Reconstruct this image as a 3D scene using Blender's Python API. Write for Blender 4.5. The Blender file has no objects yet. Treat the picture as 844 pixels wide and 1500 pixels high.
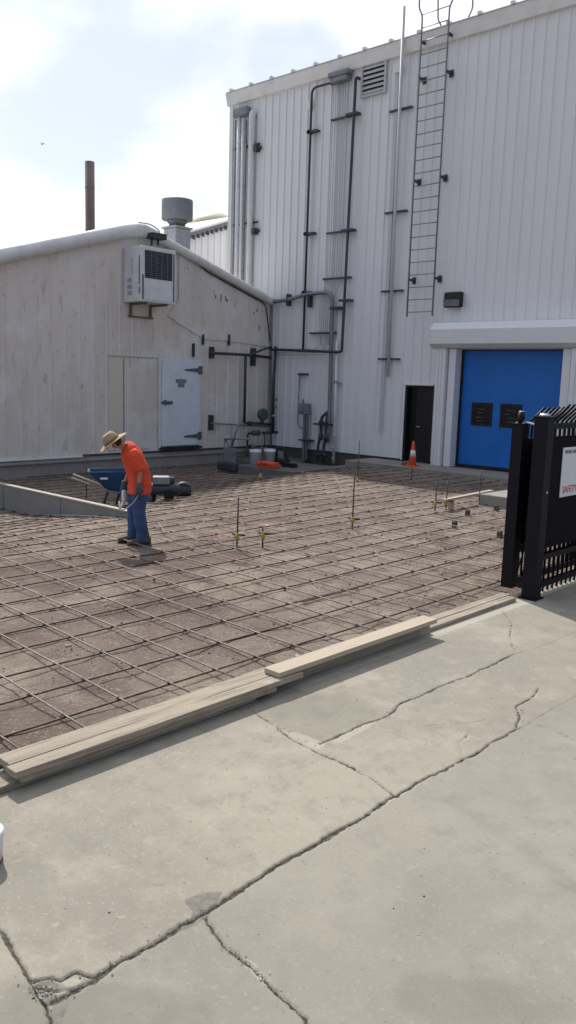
import bpy, bmesh, math, random
from mathutils import Vector, Matrix, noise
random.seed(7)
R = math.radians
sc = bpy.context.scene
C = sc.collection
V = Vector

# ------------------------------------------------------------------ camera calibration
H = 2.2
CX, CY, FL = 422.0, 750.0, 1213.0
ax_y = V((1148, -160, FL)).normalized()
ax_x = -V((-1314, -235, FL)); ax_x = (ax_x - ax_y * ax_x.dot(ax_y)).normalized()
ax_z = ax_x.cross(ax_y)
M = Matrix((ax_x, ax_y, ax_z))
CAM = V((0, 0, H))
def ray(px, py): return M @ V((px - CX, py - CY, FL))
def onz(px, py, z=0.0): d = ray(px, py); return CAM + d * ((z - H) / d.z)
def ony(px, py, Y): d = ray(px, py); return CAM + d * (Y / d.y)
def onx(px, py, X): d = ray(px, py); return CAM + d * (X / d.x)

YF = 19.7      # plane of the tall facade
XG = -19.3     # plane of the low building's end wall
def F(px, py, off=0.0): return ony(px, py, YF - off)
def G(px, py, off=0.0): return onx(px, py, XG + off)

def sstep(t): t = max(0, min(1, t)); return t * t * (3 - 2 * t)
def gz(x, y):      # height of the excavated dirt
    return -0.10 - 0.40 * sstep((-x - 10.3 - 0.26 * (y - 8)) / 4.4)
def ong(px, py, dz=0.0):
    z = -0.2
    for _ in range(12):
        p = onz(px, py, z); z = gz(p.x, p.y) + dz
    return V((p.x, p.y, z))

# ------------------------------------------------------------------ materials
MATS = {}
def new_mat(name):
    m = bpy.data.materials.new(name); m.use_nodes = True
    nt = m.node_tree; b = nt.nodes['Principled BSDF']
    MATS[name] = m
    return m, nt, b
def lin(c): return tuple(c) + (1,)
def mat(name, col, rough=0.7, var=0.12, scale=6.0, metal=0.0, bump=0.0, bscale=40.0, col2=None, stretch=None, spec=0.4):
    if name in MATS: return MATS[name]
    m, nt, b = new_mat(name)
    N, L = nt.nodes, nt.links
    tc = N.new('ShaderNodeTexCoord'); src = tc.outputs['Object']
    if stretch:
        mp = N.new('ShaderNodeMapping'); mp.inputs['Scale'].default_value = stretch
        L.new(src, mp.inputs['Vector']); src = mp.outputs['Vector']
    n1 = N.new('ShaderNodeTexNoise'); n1.inputs['Scale'].default_value = scale; n1.inputs['Detail'].default_value = 7; n1.inputs['Roughness'].default_value = .62
    L.new(src, n1.inputs['Vector'])
    cr = N.new('ShaderNodeValToRGB'); e = cr.color_ramp.elements
    e[0].position = .3; e[1].position = .7
    a = [max(0, c * (1 - var)) for c in col]; bb = col2 or [min(1, c * (1 + var)) for c in col]
    e[0].color = lin(a); e[1].color = lin(bb)
    L.new(n1.outputs['Fac'], cr.inputs['Fac']); L.new(cr.outputs['Color'], b.inputs['Base Color'])
    b.inputs['Roughness'].default_value = rough; b.inputs['Metallic'].default_value = metal
    b.inputs['Specular IOR Level'].default_value = spec
    if bump:
        n2 = N.new('ShaderNodeTexNoise'); n2.inputs['Scale'].default_value = bscale; n2.inputs['Detail'].default_value = 6
        L.new(src, n2.inputs['Vector'])
        bp = N.new('ShaderNodeBump'); bp.inputs['Strength'].default_value = bump; bp.inputs['Distance'].default_value = .02
        L.new(n2.outputs['Fac'], bp.inputs['Height']); L.new(bp.outputs['Normal'], b.inputs['Normal'])
    return m

def layered(name, base, layers, rough=.8, bump=.3, bscale=60, bdist=.01, spec=.3):
    """base colour + list of (scale, stretch, lo, hi, colour, strength, detail) noise masks"""
    m, nt, b = new_mat(name); N, L = nt.nodes, nt.links
    tc = N.new('ShaderNodeTexCoord')
    cur = None
    for i, (s, st, lo, hi, col, k, det) in enumerate(layers):
        mp = N.new('ShaderNodeMapping'); mp.inputs['Scale'].default_value = st; mp.inputs['Location'].default_value = (i * 3.7, i * 1.3, i * 5.1)
        L.new(tc.outputs['Object'], mp.inputs['Vector'])
        n = N.new('ShaderNodeTexNoise'); n.inputs['Scale'].default_value = s; n.inputs['Detail'].default_value = det; n.inputs['Roughness'].default_value = .65
        L.new(mp.outputs['Vector'], n.inputs['Vector'])
        mr = N.new('ShaderNodeMapRange'); mr.inputs['From Min'].default_value = lo; mr.inputs['From Max'].default_value = hi
        mr.inputs['To Max'].default_value = k
        L.new(n.outputs['Fac'], mr.inputs['Value'])
        mx = N.new('ShaderNodeMixRGB'); L.new(mr.outputs['Result'], mx.inputs['Fac'])
        if cur is None: mx.inputs['Color1'].default_value = lin(base)
        else: L.new(cur, mx.inputs['Color1'])
        mx.inputs['Color2'].default_value = lin(col)
        cur = mx.outputs['Color']
    L.new(cur, b.inputs['Base Color'])
    b.inputs['Roughness'].default_value = rough; b.inputs['Specular IOR Level'].default_value = spec
    if bump:
        n2 = N.new('ShaderNodeTexNoise'); n2.inputs['Scale'].default_value = bscale; n2.inputs['Detail'].default_value = 8; n2.inputs['Roughness'].default_value = .7
        L.new(tc.outputs['Object'], n2.inputs['Vector'])
        bp = N.new('ShaderNodeBump'); bp.inputs['Strength'].default_value = bump; bp.inputs['Distance'].default_value = bdist
        L.new(n2.outputs['Fac'], bp.inputs['Height']); L.new(bp.outputs['Normal'], b.inputs['Normal'])
    return m

layered('concrete', (0.350, 0.318, 0.252), [
    (.45, (1, 1, 1), .42, .60, (0.245, 0.222, 0.182), .9, 6),
    (1.3, (1, .45, 1), .50, .68, (0.240, 0.222, 0.190), .8, 7),
    (2.3, (1, 1, 1), .50, .66, (0.400, 0.370, 0.300), .75, 8),
    (6, (1, 1, 1), .50, .66, (0.225, 0.204, 0.170), .65, 10),
    (18, (1, 1, 1), .60, .70, (0.430, 0.400, 0.340), .65, 7),
    (55, (1, 1, 1), .58, .70, (0.470, 0.440, 0.385), .6, 4),
    (34, (1, 1, 1), .66, .71, (0.130, 0.115, 0.100), .8, 3),
    (170, (1, 1, 1), .3, .7, (0.260, 0.240, 0.205), .5, 2)], rough=.88, bump=.5, bscale=90, bdist=.006)
layered('grey_concrete', (0.309, 0.292, 0.253), [
    (.45, (1, 1, 1), .42, .60, (0.265, 0.240, 0.196), .85, 6),
    (1.3, (1, .45, 1), .50, .68, (0.235, 0.218, 0.186), .8, 7),
    (2.3, (1, 1, 1), .50, .66, (0.392, 0.363, 0.294), .75, 8),
    (7, (1, 1, 1), .52, .72, (0.230, 0.211, 0.176), .55, 9),
    (18, (1, 1, 1), .60, .70, (0.412, 0.387, 0.333), .5, 6),
    (55, (1, 1, 1), .58, .70, (0.461, 0.431, 0.377), .6, 4),
    (34, (1, 1, 1), .66, .71, (0.127, 0.113, 0.098), .8, 3),
    (170, (1, 1, 1), .3, .7, (0.255, 0.235, 0.201), .5, 2)], rough=.88, bump=.5, bscale=90, bdist=.006)
layered('old_concrete', (.30, .285, .26), [(1.4, (1, 1, 1), .4, .7, (.22, .205, .19), .8, 6), (14, (1, 1, 1), .55, .75, (.16, .15, .14), .6, 6)], bump=.4, bscale=40)
layered('patch_concrete', (.215, .20, .17), [(6, (1, 1, 1), .4, .7, (.28, .26, .215), .8, 6), (60, (1, 1, 1), .6, .75, (.12, .115, .11), .6, 3)], bump=.4, bscale=70)
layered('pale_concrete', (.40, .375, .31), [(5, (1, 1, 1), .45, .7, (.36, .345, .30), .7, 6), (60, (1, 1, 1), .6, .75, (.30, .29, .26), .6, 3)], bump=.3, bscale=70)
layered('stain', (.29, .275, .24), [(1.6, (1, 1, 1), .45, .65, (.235, .222, .195), .8, 7), (7, (1, 1, 1), .5, .7, (.30, .285, .245), .7, 8), (55, (1, 1, 1), .58, .70, (.44, .41, .36), .6, 4), (34, (1, 1, 1), .66, .71, (.13, .115, .10), .8, 3)], rough=.88, bump=.5, bscale=90, bdist=.006)
layered('worn_edge', (.27, .25, .20), [(26, (1, 1, 1), .42, .56, (.33, .305, .245), 1, 6), (70, (1, 1, 1), .55, .66, (.17, .155, .125), .7, 4)], bump=.3, bscale=80)
layered('crack', (.075, .068, .058), [(22, (1, 1, 1), .5, .62, (.22, .205, .17), .85, 6), (9, (1, 1, 1), .55, .7, (.10, .11, .06), .6, 4)], rough=1, bump=.6, bscale=80)
layered('dirt', (.265, .213, .178), [
    (.32, (1, 1, 1), .44, .60, (.145, .105, .088), .9, 5),
    (1.1, (1, 1, 1), .50, .62, (.37, .31, .245), .75, 7),
    (1.9, (1, 1, 1), .54, .66, (.135, .10, .083), .8, 8),
    (6, (1, 1, 1), .54, .70, (.175, .14, .12), .7, 9),
    (13, (1, 1, 1), .58, .70, (.40, .36, .31), .55, 7),
    (26, (1, 1, 1), .58, .70, (.40, .365, .33), .6, 5),
    (70, (1, 1, 1), .64, .71, (.55, .52, .47), .8, 2),
    (45, (1, 1, 1), .58, .70, (.09, .07, .06), .7, 4)], rough=.95, bump=1.0, bscale=20, bdist=.045, spec=.15)
layered('siding', (.76, .76, .775), [
    (.35, (1, 1, .25), .42, .7, (.73, .735, .75), .8, 4),
    (3.0, (1, 1, .06), .5, .8, (.66, .67, .69), .5, 5),
    (5, (1.5, 1, .10), .62, .78, (.52, .50, .48), .45, 6),
    (.7, (.3, 1, 1), .5, .7, (.80, .80, .81), .6, 3),
    (30, (1, 1, 1), .5, .8, (.76, .755, .75), .4, 4)], rough=.5, bump=.06, bscale=4, bdist=.02)
layered('cream_siding', (.78, .72, .67), [
    (.45, (1, 1, .5), .42, .62, (.70, .645, .57), .9, 5),
    (2.4, (1, 1, .10), .46, .7, (.62, .56, .50), .6, 6),
    (.9, (1, 1, .8), .52, .62, (.79, .755, .73), .9, 3),
    (7, (1, 1, .25), .57, .72, (.46, .36, .28), .7, 8),
    (9, (1, 1, 1.2), .66, .72, (.30, .17, .11), .7, 6),
    (1.6, (1, 1, .8), .66, .70, (.46, .38, .32), .7, 8)], rough=.6, bump=.15, bscale=5, bdist=.02)
layered('patch_siding', (.74, .67, .54), [(1.2, (1, 1, .4), .4, .7, (.72, .67, .59), .8, 5), (5, (1, 1, .2), .58, .75, (.42, .36, .30), .5, 7)], rough=.6, bump=.1, bscale=5)
layered('white_trim', (.78, .77, .75), [(2, (1, 1, 1), .5, .75, (.50, .48, .45), .6, 7), (12, (1, 1, 1), .6, .75, (.40, .36, .32), .4, 6)], rough=.55, bump=.15, bscale=10)
layered('curb', (.36, .33, .31), [(1.3, (1, 1, 1), .4, .7, (.28, .255, .24), .8, 6), (8, (1, 1, .3), .55, .75, (.20, .175, .16), .6, 7)], bump=.4, bscale=30)
layered('dark_concrete', (.17, .155, .145), [(2, (1, 1, 1), .4, .7, (.11, .098, .09), .8, 6), (14, (1, 1, 1), .55, .75, (.24, .225, .21), .5, 6)], bump=.4, bscale=40)
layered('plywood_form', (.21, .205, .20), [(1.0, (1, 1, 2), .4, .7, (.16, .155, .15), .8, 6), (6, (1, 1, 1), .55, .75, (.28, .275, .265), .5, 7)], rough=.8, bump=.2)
layered('old_lumber', (.36, .31, .245), [(2.5, (3, .25, 3), .4, .7, (.27, .23, .18), .8, 6), (10, (6, .25, 6), .48, .66, (.17, .135, .105), .85, 8), (2.2, (1, 1, 1), .58, .66, (.45, .42, .36), .6, 7), (40, (1, 1, 1), .66, .74, (.12, .10, .08), .6, 3)], rough=.85, bump=.4, bscale=30)
layered('new_lumber', (.45, .385, .30), [(2.5, (4, .25, 4), .4, .7, (.43, .355, .265), .8, 6), (14, (6, .25, 6), .52, .75, (.30, .235, .17), .7, 7)], rough=.8, bump=.3, bscale=30)
mat('rebar', (.115, .085, .075), .55, .45, 14, metal=.55, bump=.5, bscale=160, spec=.5)
mat('rebar_skylit', (.25, .21, .185), .5, .3, 10, metal=.35, bump=.5, bscale=160, spec=.5)  # paler copy of rebar: skylight on the upper bars put into the colour
mat('tie_wire', (.05, .04, .035), .7, .3, 20)
mat('steel_dark', (.055, .06, .075), .5, .25, 8, metal=.2)
mat('steel_grey', (.22, .23, .25), .5, .2, 8, metal=.3)
mat('galvanised', (.40, .41, .43), .45, .18, 10, metal=.5)
mat('louver_grey', (.50, .50, .51), .5, .1)
mat('white_pipe', (.68, .68, .69), .5, .08, 5)
mat('white_paint', (.73, .73, .745), .5, .03, 5)
mat('pipe_grey_paint', (.53, .535, .555), .5, .06)
mat('blue_door', (.008, .145, .52), .42, .12, 1.2, bump=.05, bscale=3, stretch=(1, 1, 1.5))
mat('black_rubber', (.014, .014, .016), .7, .3)
mat('black_door', (.012, .012, .015), .35, .3, 4)
mat('dark_glass', (.006, .0065, .008), .25, .4, 4, spec=.3)
mat('black_paint', (.0045, .0042, .0085), .5, .3, 9, bump=.08, bscale=30, spec=.22)
mat('screen_mesh', (.0045, .0042, .007), .8, .3, 20, spec=.15)
mat('sign_white', (.70, .71, .74), .45, .04)
mat('sign_red', (.55, .03, .06), .5, .05)
mat('sign_text_grey', (.10, .10, .12), .5, .05)
mat('cooler_door', (.72, .76, .83), .42, .06, 3)
mat('hinge', (.13, .14, .16), .5, .2, metal=.4)
mat('rust', (.20, .10, .06), .8, .35, 12)
mat('stack_rust', (.17, .125, .11), .75, .3, 3, stretch=(1, 1, .3))
mat('vent_grey', (.20, .215, .24), .55, .15, 3)
mat('ac_white', (.70, .72, .74), .45, .08, 4)
mat('ac_coil', (.035, .03, .045), .6, .3, 30)
mat('cone_orange', (.80, .10, .03), .5, .08)
mat('cone_white', (.78, .78, .78), .4, .05)
mat('shirt', (.68, .075, .03), .85, .12, 9, bump=.3, bscale=14)
mat('jeans', (.035, .065, .15), .9, .35, 7, bump=.3, bscale=18, col2=(.07, .12, .26))
mat('boot', (.10, .065, .045), .8, .3, 12)
mat('skin', (.42, .21, .13), .6, .1)
mat('glove', (.09, .10, .13), .85, .25, 20)
mat('straw', (.40, .30, .18), .8, .22, 40, bump=.5, bscale=90)
mat('straw_dark', (.20, .14, .08), .85, .2, 30)
mat('barrow_blue', (.010, .055, .13), .45, .25, 5)
mat('bucket_white', (.68, .69, .70), .4, .06)
mat('tool_orange', (.75, .09, .03), .5, .1)
mat('tool_black', (.02, .02, .022), .6, .2)
mat('cap_yellow', (.42, .36, .06), .55, .1)
mat('string_pink', (.45, .12, .13), .8, .2)
mat('string_dull', (.42, .24, .24), .8, .2)
mat('hose_grey', (.30, .33, .32), .6, .2)
mat('valve_green', (.07, .115, .11), .5, .2)
mat('tarp_pale', (.62, .60, .42), .6, .08)
mat('pebble', (.30, .27, .24), .9, .5, 3, col2=(.52, .49, .45))
mat('bird', (.05, .05, .055), .8, .2)
mat('mortar_dark', (.10, .095, .09), .95, .2, 20, bump=.4)
mat('silver', (.6, .6, .62), .3, .05, metal=.9)

# ------------------------------------------------------------------ mesh builder
class MB:
    def __init__(s): s.bm = bmesh.new(); s.mi = 0
    def face(s, vs, mi=None):
        try:
            f = s.bm.faces.new(vs); f.material_index = s.mi if mi is None else mi; return f
        except ValueError: return None
    def quad(s, a, b, c, d, mi=None): return s.face([s.bm.verts.new(V(p)) for p in (a, b, c, d)], mi)
    def poly(s, pts, mi=None): return s.face([s.bm.verts.new(V(p)) for p in pts], mi)
    def box(s, a, b, mi=None, bev=0.0, rot=None, org=None):
        x0, y0, z0 = [min(a[i], b[i]) for i in range(3)]; x1, y1, z1 = [max(a[i], b[i]) for i in range(3)]
        t = bmesh.new()
        vs = [t.verts.new((x, y, z)) for x in (x0, x1) for y in (y0, y1) for z in (z0, z1)]
        for q in ((0, 1, 3, 2), (4, 6, 7, 5), (0, 4, 5, 1), (2, 3, 7, 6), (0, 2, 6, 4), (1, 5, 7, 3)): t.faces.new([vs[i] for i in q])
        if bev: bmesh.ops.bevel(t, geom=list(t.edges), offset=bev, segments=2, affect='EDGES', profile=.5)
        if rot is not None:
            o = V(org) if org is not None else V(((x0 + x1) / 2, (y0 + y1) / 2, (z0 + z1) / 2))
            for v in t.verts: v.co = rot @ (v.co - o) + o
        s.merge(t, mi); return s
    def merge(s, t, mi=None):
        mp = {v: s.bm.verts.new(v.co) for v in t.verts}
        for f in t.faces: s.face([mp[v] for v in f.verts], mi)
        t.free()
    def tube(s, pts, r, n=8, mi=None, cap=True, r2=None, smooth=True):
        pts = [V(p) for p in pts]; k = len(pts)
        rs = r if isinstance(r, (list, tuple)) else [r + ((r2 - r) * i / (k - 1) if r2 is not None else 0) for i in range(k)]
        tang = []
        for i in range(k):
            a = pts[max(0, i - 1)]; b = pts[min(k - 1, i + 1)]; tang.append((b - a).normalized())
        up = V((0, 0, 1)) if abs(tang[0].z) < .9 else V((1, 0, 0))
        u = tang[0].cross(up).normalized(); rings = []
        for i in range(k):
            u = (u - tang[i] * u.dot(tang[i])).normalized(); w = tang[i].cross(u)
            rings.append([s.bm.verts.new(pts[i] + (u * math.cos(2 * math.pi * j / n) + w * math.sin(2 * math.pi * j / n)) * rs[i]) for j in range(n)])
        for i in range(k - 1):
            for j in range(n):
                f = s.face([rings[i][j], rings[i][(j + 1) % n], rings[i + 1][(j + 1) % n], rings[i + 1][j]], mi)
                if f and smooth: f.smooth = True
        if cap: s.face(rings[0][::-1], mi); s.face(rings[-1], mi)
        return s
    def loft(s, rings, mi=None, cap=True):
        """rings: list of (centre, u vector, v vector)"""
        n = 20; rr = []
        for c, u, v in rings:
            c, u, v = V(c), V(u), V(v)
            rr.append([s.bm.verts.new(c + u * math.cos(2 * math.pi * j / n) + v * math.sin(2 * math.pi * j / n)) for j in range(n)])
        for i in range(len(rr) - 1):
            for j in range(n):
                f = s.face([rr[i][j], rr[i][(j + 1) % n], rr[i + 1][(j + 1) % n], rr[i + 1][j]], mi)
                if f: f.smooth = True
        if cap: s.face(rr[0][::-1], mi); s.face(rr[-1], mi)
        return s
    def lathe(s, prof, c, n=24, mi=None, mtx=None):
        c = V(c); rr = []
        for r, z in prof:
            ring = []
            for j in range(n):
                p = V((r * math.cos(2 * math.pi * j / n), r * math.sin(2 * math.pi * j / n), z))
                if mtx is not None: p = mtx @ p
                ring.append(s.bm.verts.new(c + p))
            rr.append(ring)
        for i in range(len(rr) - 1):
            for j in range(n):
                f = s.face([rr[i][j], rr[i][(j + 1) % n], rr[i + 1][(j + 1) % n], rr[i + 1][j]], mi)
                if f: f.smooth = True
        s.face(rr[0][::-1], mi); s.face(rr[-1], mi)
        return s
    def extrude_profile(s, prof, axis_pts, mi=None):
        """prof: list of offset functions -> closed outline swept between two frames given as lists of points"""
        A = [s.bm.verts.new(V(p)) for p in axis_pts[0]]; B = [s.bm.verts.new(V(p)) for p in axis_pts[1]]
        n = len(A)
        for i in range(n): s.face([A[i], A[(i + 1) % n], B[(i + 1) % n], B[i]], mi)
        s.face(A[::-1], mi); s.face(B, mi)
        return s
ROOT = {}
def obj(name, mb, mats, parent=None, origin=None):
    bm = mb.bm
    bmesh.ops.recalc_face_normals(bm, faces=bm.faces) if len(bm.faces) < 200000 else None
    me = bpy.data.meshes.new(name)
    if parent is not None: off = ROOT[parent.name]
    else:
        if origin is None:
            lo = V([min(v.co[i] for v in bm.verts) for i in range(3)]); hi = V([max(v.co[i] for v in bm.verts) for i in range(3)])
            off = V(((lo.x + hi.x) / 2, (lo.y + hi.y) / 2, lo.z))
        else: off = V(origin)
    for v in bm.verts: v.co -= off
    bm.to_mesh(me); bm.free()
    for m in (mats if isinstance(mats, (list, tuple)) else [mats]): me.materials.append(MATS[m])
    o = bpy.data.objects.new(name, me); C.objects.link(o)
    if parent is not None: o.parent = parent
    else: o.location = off
    ROOT[o.name] = off
    return o
def thing(name, label, cat, loc, group=None):
    o = bpy.data.objects.new(name, None); C.objects.link(o); o.location = loc
    o.empty_display_size = .1
    o['label'] = label; o['category'] = cat
    if group: o['group'] = group
    ROOT[o.name] = V(loc); return o
def tag(o, label, cat, group=None, kind=None):
    o['label'] = label; o['category'] = cat
    if group: o['group'] = group
    if kind: o['kind'] = kind
    return o
def struct(o): o['kind'] = 'structure'; return o
def bend(pts, r, n=5):
    """round the corners of a polyline"""
    pts = [V(p) for p in pts]; out = [pts[0]]
    for i in range(1, len(pts) - 1):
        a, b, c = pts[i - 1], pts[i], pts[i + 1]
        d1 = (a - b); d2 = (c - b); k = min(r, d1.length * .45, d2.length * .45)
        p, q = b + d1.normalized() * k, b + d2.normalized() * k
        for j in range(n + 1):
            t = j / n; out.append(p * (1 - t) ** 2 + b * 2 * t * (1 - t) + q * t * t)
    out.append(pts[-1]); return out
def rail(pts, r, name, m, parent=None, n=8, br=.12):
    mb = MB(); mb.tube(bend(pts, br) if len(pts) > 2 else pts, r, n); return obj(name, mb, m, parent)

# ------------------------------------------------------------------ ribbed siding
def ribbed(mb, s0, s1, zb, zt, place, pitch=.305, depth=.034, wtop=.035, wbase=.085, phase=0.0, minor=True):
    """profile along s, place(s, d, z) -> point, d = distance proud of the wall; zb/zt callables"""
    pr = [(s0, 0)]
    k = math.ceil((s0 - phase) / pitch)
    while True:
        c = phase + k * pitch; k += 1
        if c > s1 + pitch: break
        for ds, d in ((-wbase / 2, 0), (-wtop / 2, depth), (wtop / 2, depth), (wbase / 2, 0)):
            if s0 < c + ds < s1: pr.append((c + ds, d))
        if minor:
            for ds, d in ((pitch / 2 - .014, 0), (pitch / 2 - .006, .005), (pitch / 2 + .006, .005), (pitch / 2 + .014, 0)):
                if s0 < c + ds < s1: pr.append((c + ds, d))
    pr.append((s1, 0)); pr.sort()
    prev = None
    for s, d in pr:
        a = mb.bm.verts.new(place(s, d, zb(s))); b = mb.bm.verts.new(place(s, d, zt(s)))
        if prev: mb.face([prev[0], a, b, prev[1]])
        prev = (a, b)

# ================================================================== SETTING
# dirt
mb = MB()
nx, ny = 150, 230
x0, x1, y0, y1 = -21.4, -4.05, -6.0, 19.9
vv = []
for i in range(nx + 1):
    row = []
    for j in range(ny + 1):
        x = x0 + (x1 - x0) * i / nx; y = y0 + (y1 - y0) * j / ny
        z = gz(x, y) + .026 * noise.noise(V((x * .9, y * .9, 0))) + .018 * noise.noise(V((x * 3.1, y * 3.1, 3))) + .008 * noise.noise(V((x * 8, y * 8, 9)))
        row.append(mb.bm.verts.new((x, y, z)))
    vv.append(row)
for i in range(nx):
    for j in range(ny):
        f = mb.face([vv[i][j], vv[i + 1][j], vv[i + 1][j + 1], vv[i][j + 1]]); f.smooth = True
struct(obj('dirt_ground', mb, 'dirt', origin=(0, 0, 0)))
mb = MB(); mb.quad((-300, -300, -.8), (300, -300, -.8), (300, 300, -.8), (-300, 300, -.8))
struct(obj('ground', mb, 'dirt', origin=(0, 0, -.8)))

# concrete apron: a fine sheet near the camera whose cracks, patches and stains are modelled per vertex
import numpy as np
CRACKS = [
    ([(75, 1466), (140, 1432), (200, 1398), (265, 1356), (312, 1332), (360, 1298), (400, 1275), (440, 1252), (480, 1225), (530, 1195), (580, 1165)], .0105, 1, 1.0),
    ([(578, 1166), (630, 1138), (690, 1108), (730, 1084), (765, 1066)], .007, 2, 1.0),
    ([(765, 1066), (800, 1045), (844, 1020), (1000, 935)], .0022, 3, .4),
    ([(-120, 1230), (-40, 1320), (0, 1368), (22, 1402), (48, 1436), (66, 1470), (80, 1502), (110, 1600)], .007, 4, 1.0),
    ([(298, 1346), (316, 1368), (345, 1396), (372, 1420), (398, 1446), (425, 1470), (455, 1502), (560, 1620)], .0075, 5, 1.0),
    ([(48, 1436), (75, 1432), (88, 1438), (112, 1426), (138, 1434)], .006, 6, .5),
    ([(50, 1442), (80, 1450), (110, 1448), (95, 1462), (75, 1468)], .005, 7, .5),
    ([(362, 1036), (395, 1058), (430, 1083), (470, 1104), (505, 1120), (540, 1138), (580, 1165)], .0065, 8, 1.0),
    ([(470, 1090), (515, 1068), (560, 1052), (576, 1042), (590, 1030), (640, 1008), (700, 984), (755, 958)], .0065, 10, 1.0),
    ([(755, 958), (800, 945), (844, 925), (960, 870)], .0022, 11, .4),
    ([(736, 895), (750, 912), (748, 932), (752, 950), (758, 956)], .004, 12, 1.0),
    ([(756, 1068), (762, 1050), (756, 1035), (778, 1022), (790, 1008)], .006, 13, .6),
    ([(762, 1054), (790, 1062), (820, 1074), (850, 1088), (960, 1140)], .0045, 14, 1.0),
    ([(560, 1052), (610, 1062), (680, 1060), (720, 1052)], .002, 15, 1.0),
    ([(390, 990), (470, 985), (505, 1000)], .0018, 17, 1.6),
    ([(680, 1108), (672, 1088), (690, 1070)], .0025, 19, 1.4),
    ([(350, 1042), (500, 968), (640, 932), (700, 911), (764, 888)], .0022, 16, .15),
]

PATCHES = [[(268, 1318), (300, 1308), (326, 1306), (312, 1334), (300, 1346), (276, 1352), (282, 1336)],
    [(236, 1376), (250, 1362), (292, 1344), (296, 1350), (262, 1366)],
    [(56, 1436), (72, 1434), (86, 1442), (76, 1464), (60, 1462)],
    [(78, 1470), (110, 1450), (100, 1470), (90, 1500), (80, 1500)]]
DARK = [[(385, 1040), (430, 1022), (500, 1012), (545, 1030), (572, 1046), (520, 1064), (470, 1088), (430, 1080), (400, 1058)],
    [(590, 1160), (640, 1172), (700, 1208), (770, 1256), (844, 1322), (880, 1340), (844, 1285), (780, 1240), (712, 1196), (650, 1162)],
    [(600, 1420), (760, 1440), (900, 1500), (700, 1520), (560, 1480)],
    [(0, 1430), (180, 1440), (330, 1470), (300, 1520), (0, 1520)]]
PALE = [[(408, 1070), (440, 1074), (478, 1090), (462, 1100), (430, 1088)],
    [(484, 1088), (530, 1062), (556, 1054), (540, 1066), (500, 1088)],
    [(345, 1395), (372, 1410), (400, 1440), (392, 1446), (360, 1418)],
    [(90, 1436), (128, 1430), (110, 1446), (92, 1444)], [(80, 1454), (100, 1450), (92, 1464), (76, 1466)]]
AX0, AX1, AY0, AY1 = -4.06, 0.7, .55, 8.6
gxs = np.linspace(AX0, AX1, 700)
yl = [AY0]
while yl[-1] < AY1: yl.append(yl[-1] + .0055 + .0022 * (yl[-1] - AY0))
gys = np.array(yl); gys[-1] = AY1
nxg, nyg = len(gxs), len(gys)
catt = np.zeros((nxg, nyg), 'f')
for px, w, seed, amp in CRACKS:
    pts = [onz(*p) for p in px]; fine = []
    for a, b in zip(pts, pts[1:]):
        k = max(2, int((b - a).length / .005))
        for i in range(k): fine.append(a.lerp(b, i / k))
    n = len(fine)
    for i, p in enumerate(fine):
        if not (AX0 < p.x < AX1 and AY0 < p.y < AY1): continue
        t = (fine[min(n - 1, i + 1)] - fine[max(0, i - 1)]).normalized()
        o = amp * (.020 * noise.noise(V((p.x * 4 + seed, p.y * 4, 0))) + .009 * noise.noise(V((p.x * 17 + seed, p.y * 17, 4))) + .006 * noise.noise(V((p.x * 50 + seed, p.y * 50, 4))))
        x, y = p.x - t.y * o, p.y + t.x * o
        ww = w * .80 * (.62 + 1.1 * abs(noise.noise(V((p.x * 6, p.y * 6, seed + 7)))) + .55 * noise.noise(V((p.x * 26, p.y * 30, seed + 3))))
        ww = max(.0012, ww); Rr = max(2.5 * ww, .010); am = min(1, max(.52, ww / .0036))
        i0, i1 = np.searchsorted(gxs, [x - Rr, x + Rr]); j0, j1 = np.searchsorted(gys, [y - Rr, y + Rr])
        d = np.hypot(gxs[i0:i1, None] - x, gys[None, j0:j1] - y)
        catt[i0:i1, j0:j1] = np.maximum(catt[i0:i1, j0:j1], am * np.clip(1 - d / Rr, 0, 1) ** .8)
def inside(px):
    P_ = [onz(*p) for p in px]; X_, Y_ = np.meshgrid(gxs, gys, indexing='ij'); res = np.zeros_like(X_, bool)
    for i in range(len(P_)):
        a, b = P_[i], P_[i - 1]
        if a.y == b.y: continue
        c_ = ((a.y > Y_) != (b.y > Y_)) & (X_ < (b.x - a.x) * (Y_ - a.y) / (b.y - a.y) + a.x); res ^= c_
    return res.astype('f')
def blur(A, k):
    for _ in range(k):
        B_ = np.pad(A, 1, mode='edge'); A = (B_[:-2, 1:-1] + B_[2:, 1:-1] + B_[1:-1, :-2] + B_[1:-1, 2:] + 2 * A) / 6
    return A
patt = blur(sum(inside(p) for p in PATCHES).clip(0, 1), 3)
datt = blur(sum(inside(p) for p in DARK).clip(0, 1), 90)
latt = blur(sum(inside(p) for p in PALE).clip(0, 1), 8)
tatt = np.repeat(np.clip((gxs + 2.36) / .03 + .5, 0, 1)[:, None], nyg, 1).astype('f')
satt = np.where((gxs[:, None] > -3.945) & (gxs[:, None] < -3.79) & (gys[None, :] > 4.0) & (gys[None, :] < 7.9), 1, 0).astype('f')
zz = -.010 * np.clip((catt - .42) / .3, 0, 1) - .0025 * np.clip(catt / .4, 0, 1)
co_ = np.empty((nxg * nyg + 12, 3), 'f')
X_, Y_ = np.meshgrid(gxs, gys, indexing='ij')
co_[:nxg * nyg] = np.stack([X_.ravel(), Y_.ravel(), zz.ravel()], 1)
idx = np.arange(nxg * nyg).reshape(nxg, nyg)
quads = np.stack([idx[:-1, :-1], idx[1:, :-1], idx[1:, 1:], idx[:-1, 1:]], -1).reshape(-1, 4)
m0 = nxg * nyg
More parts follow.
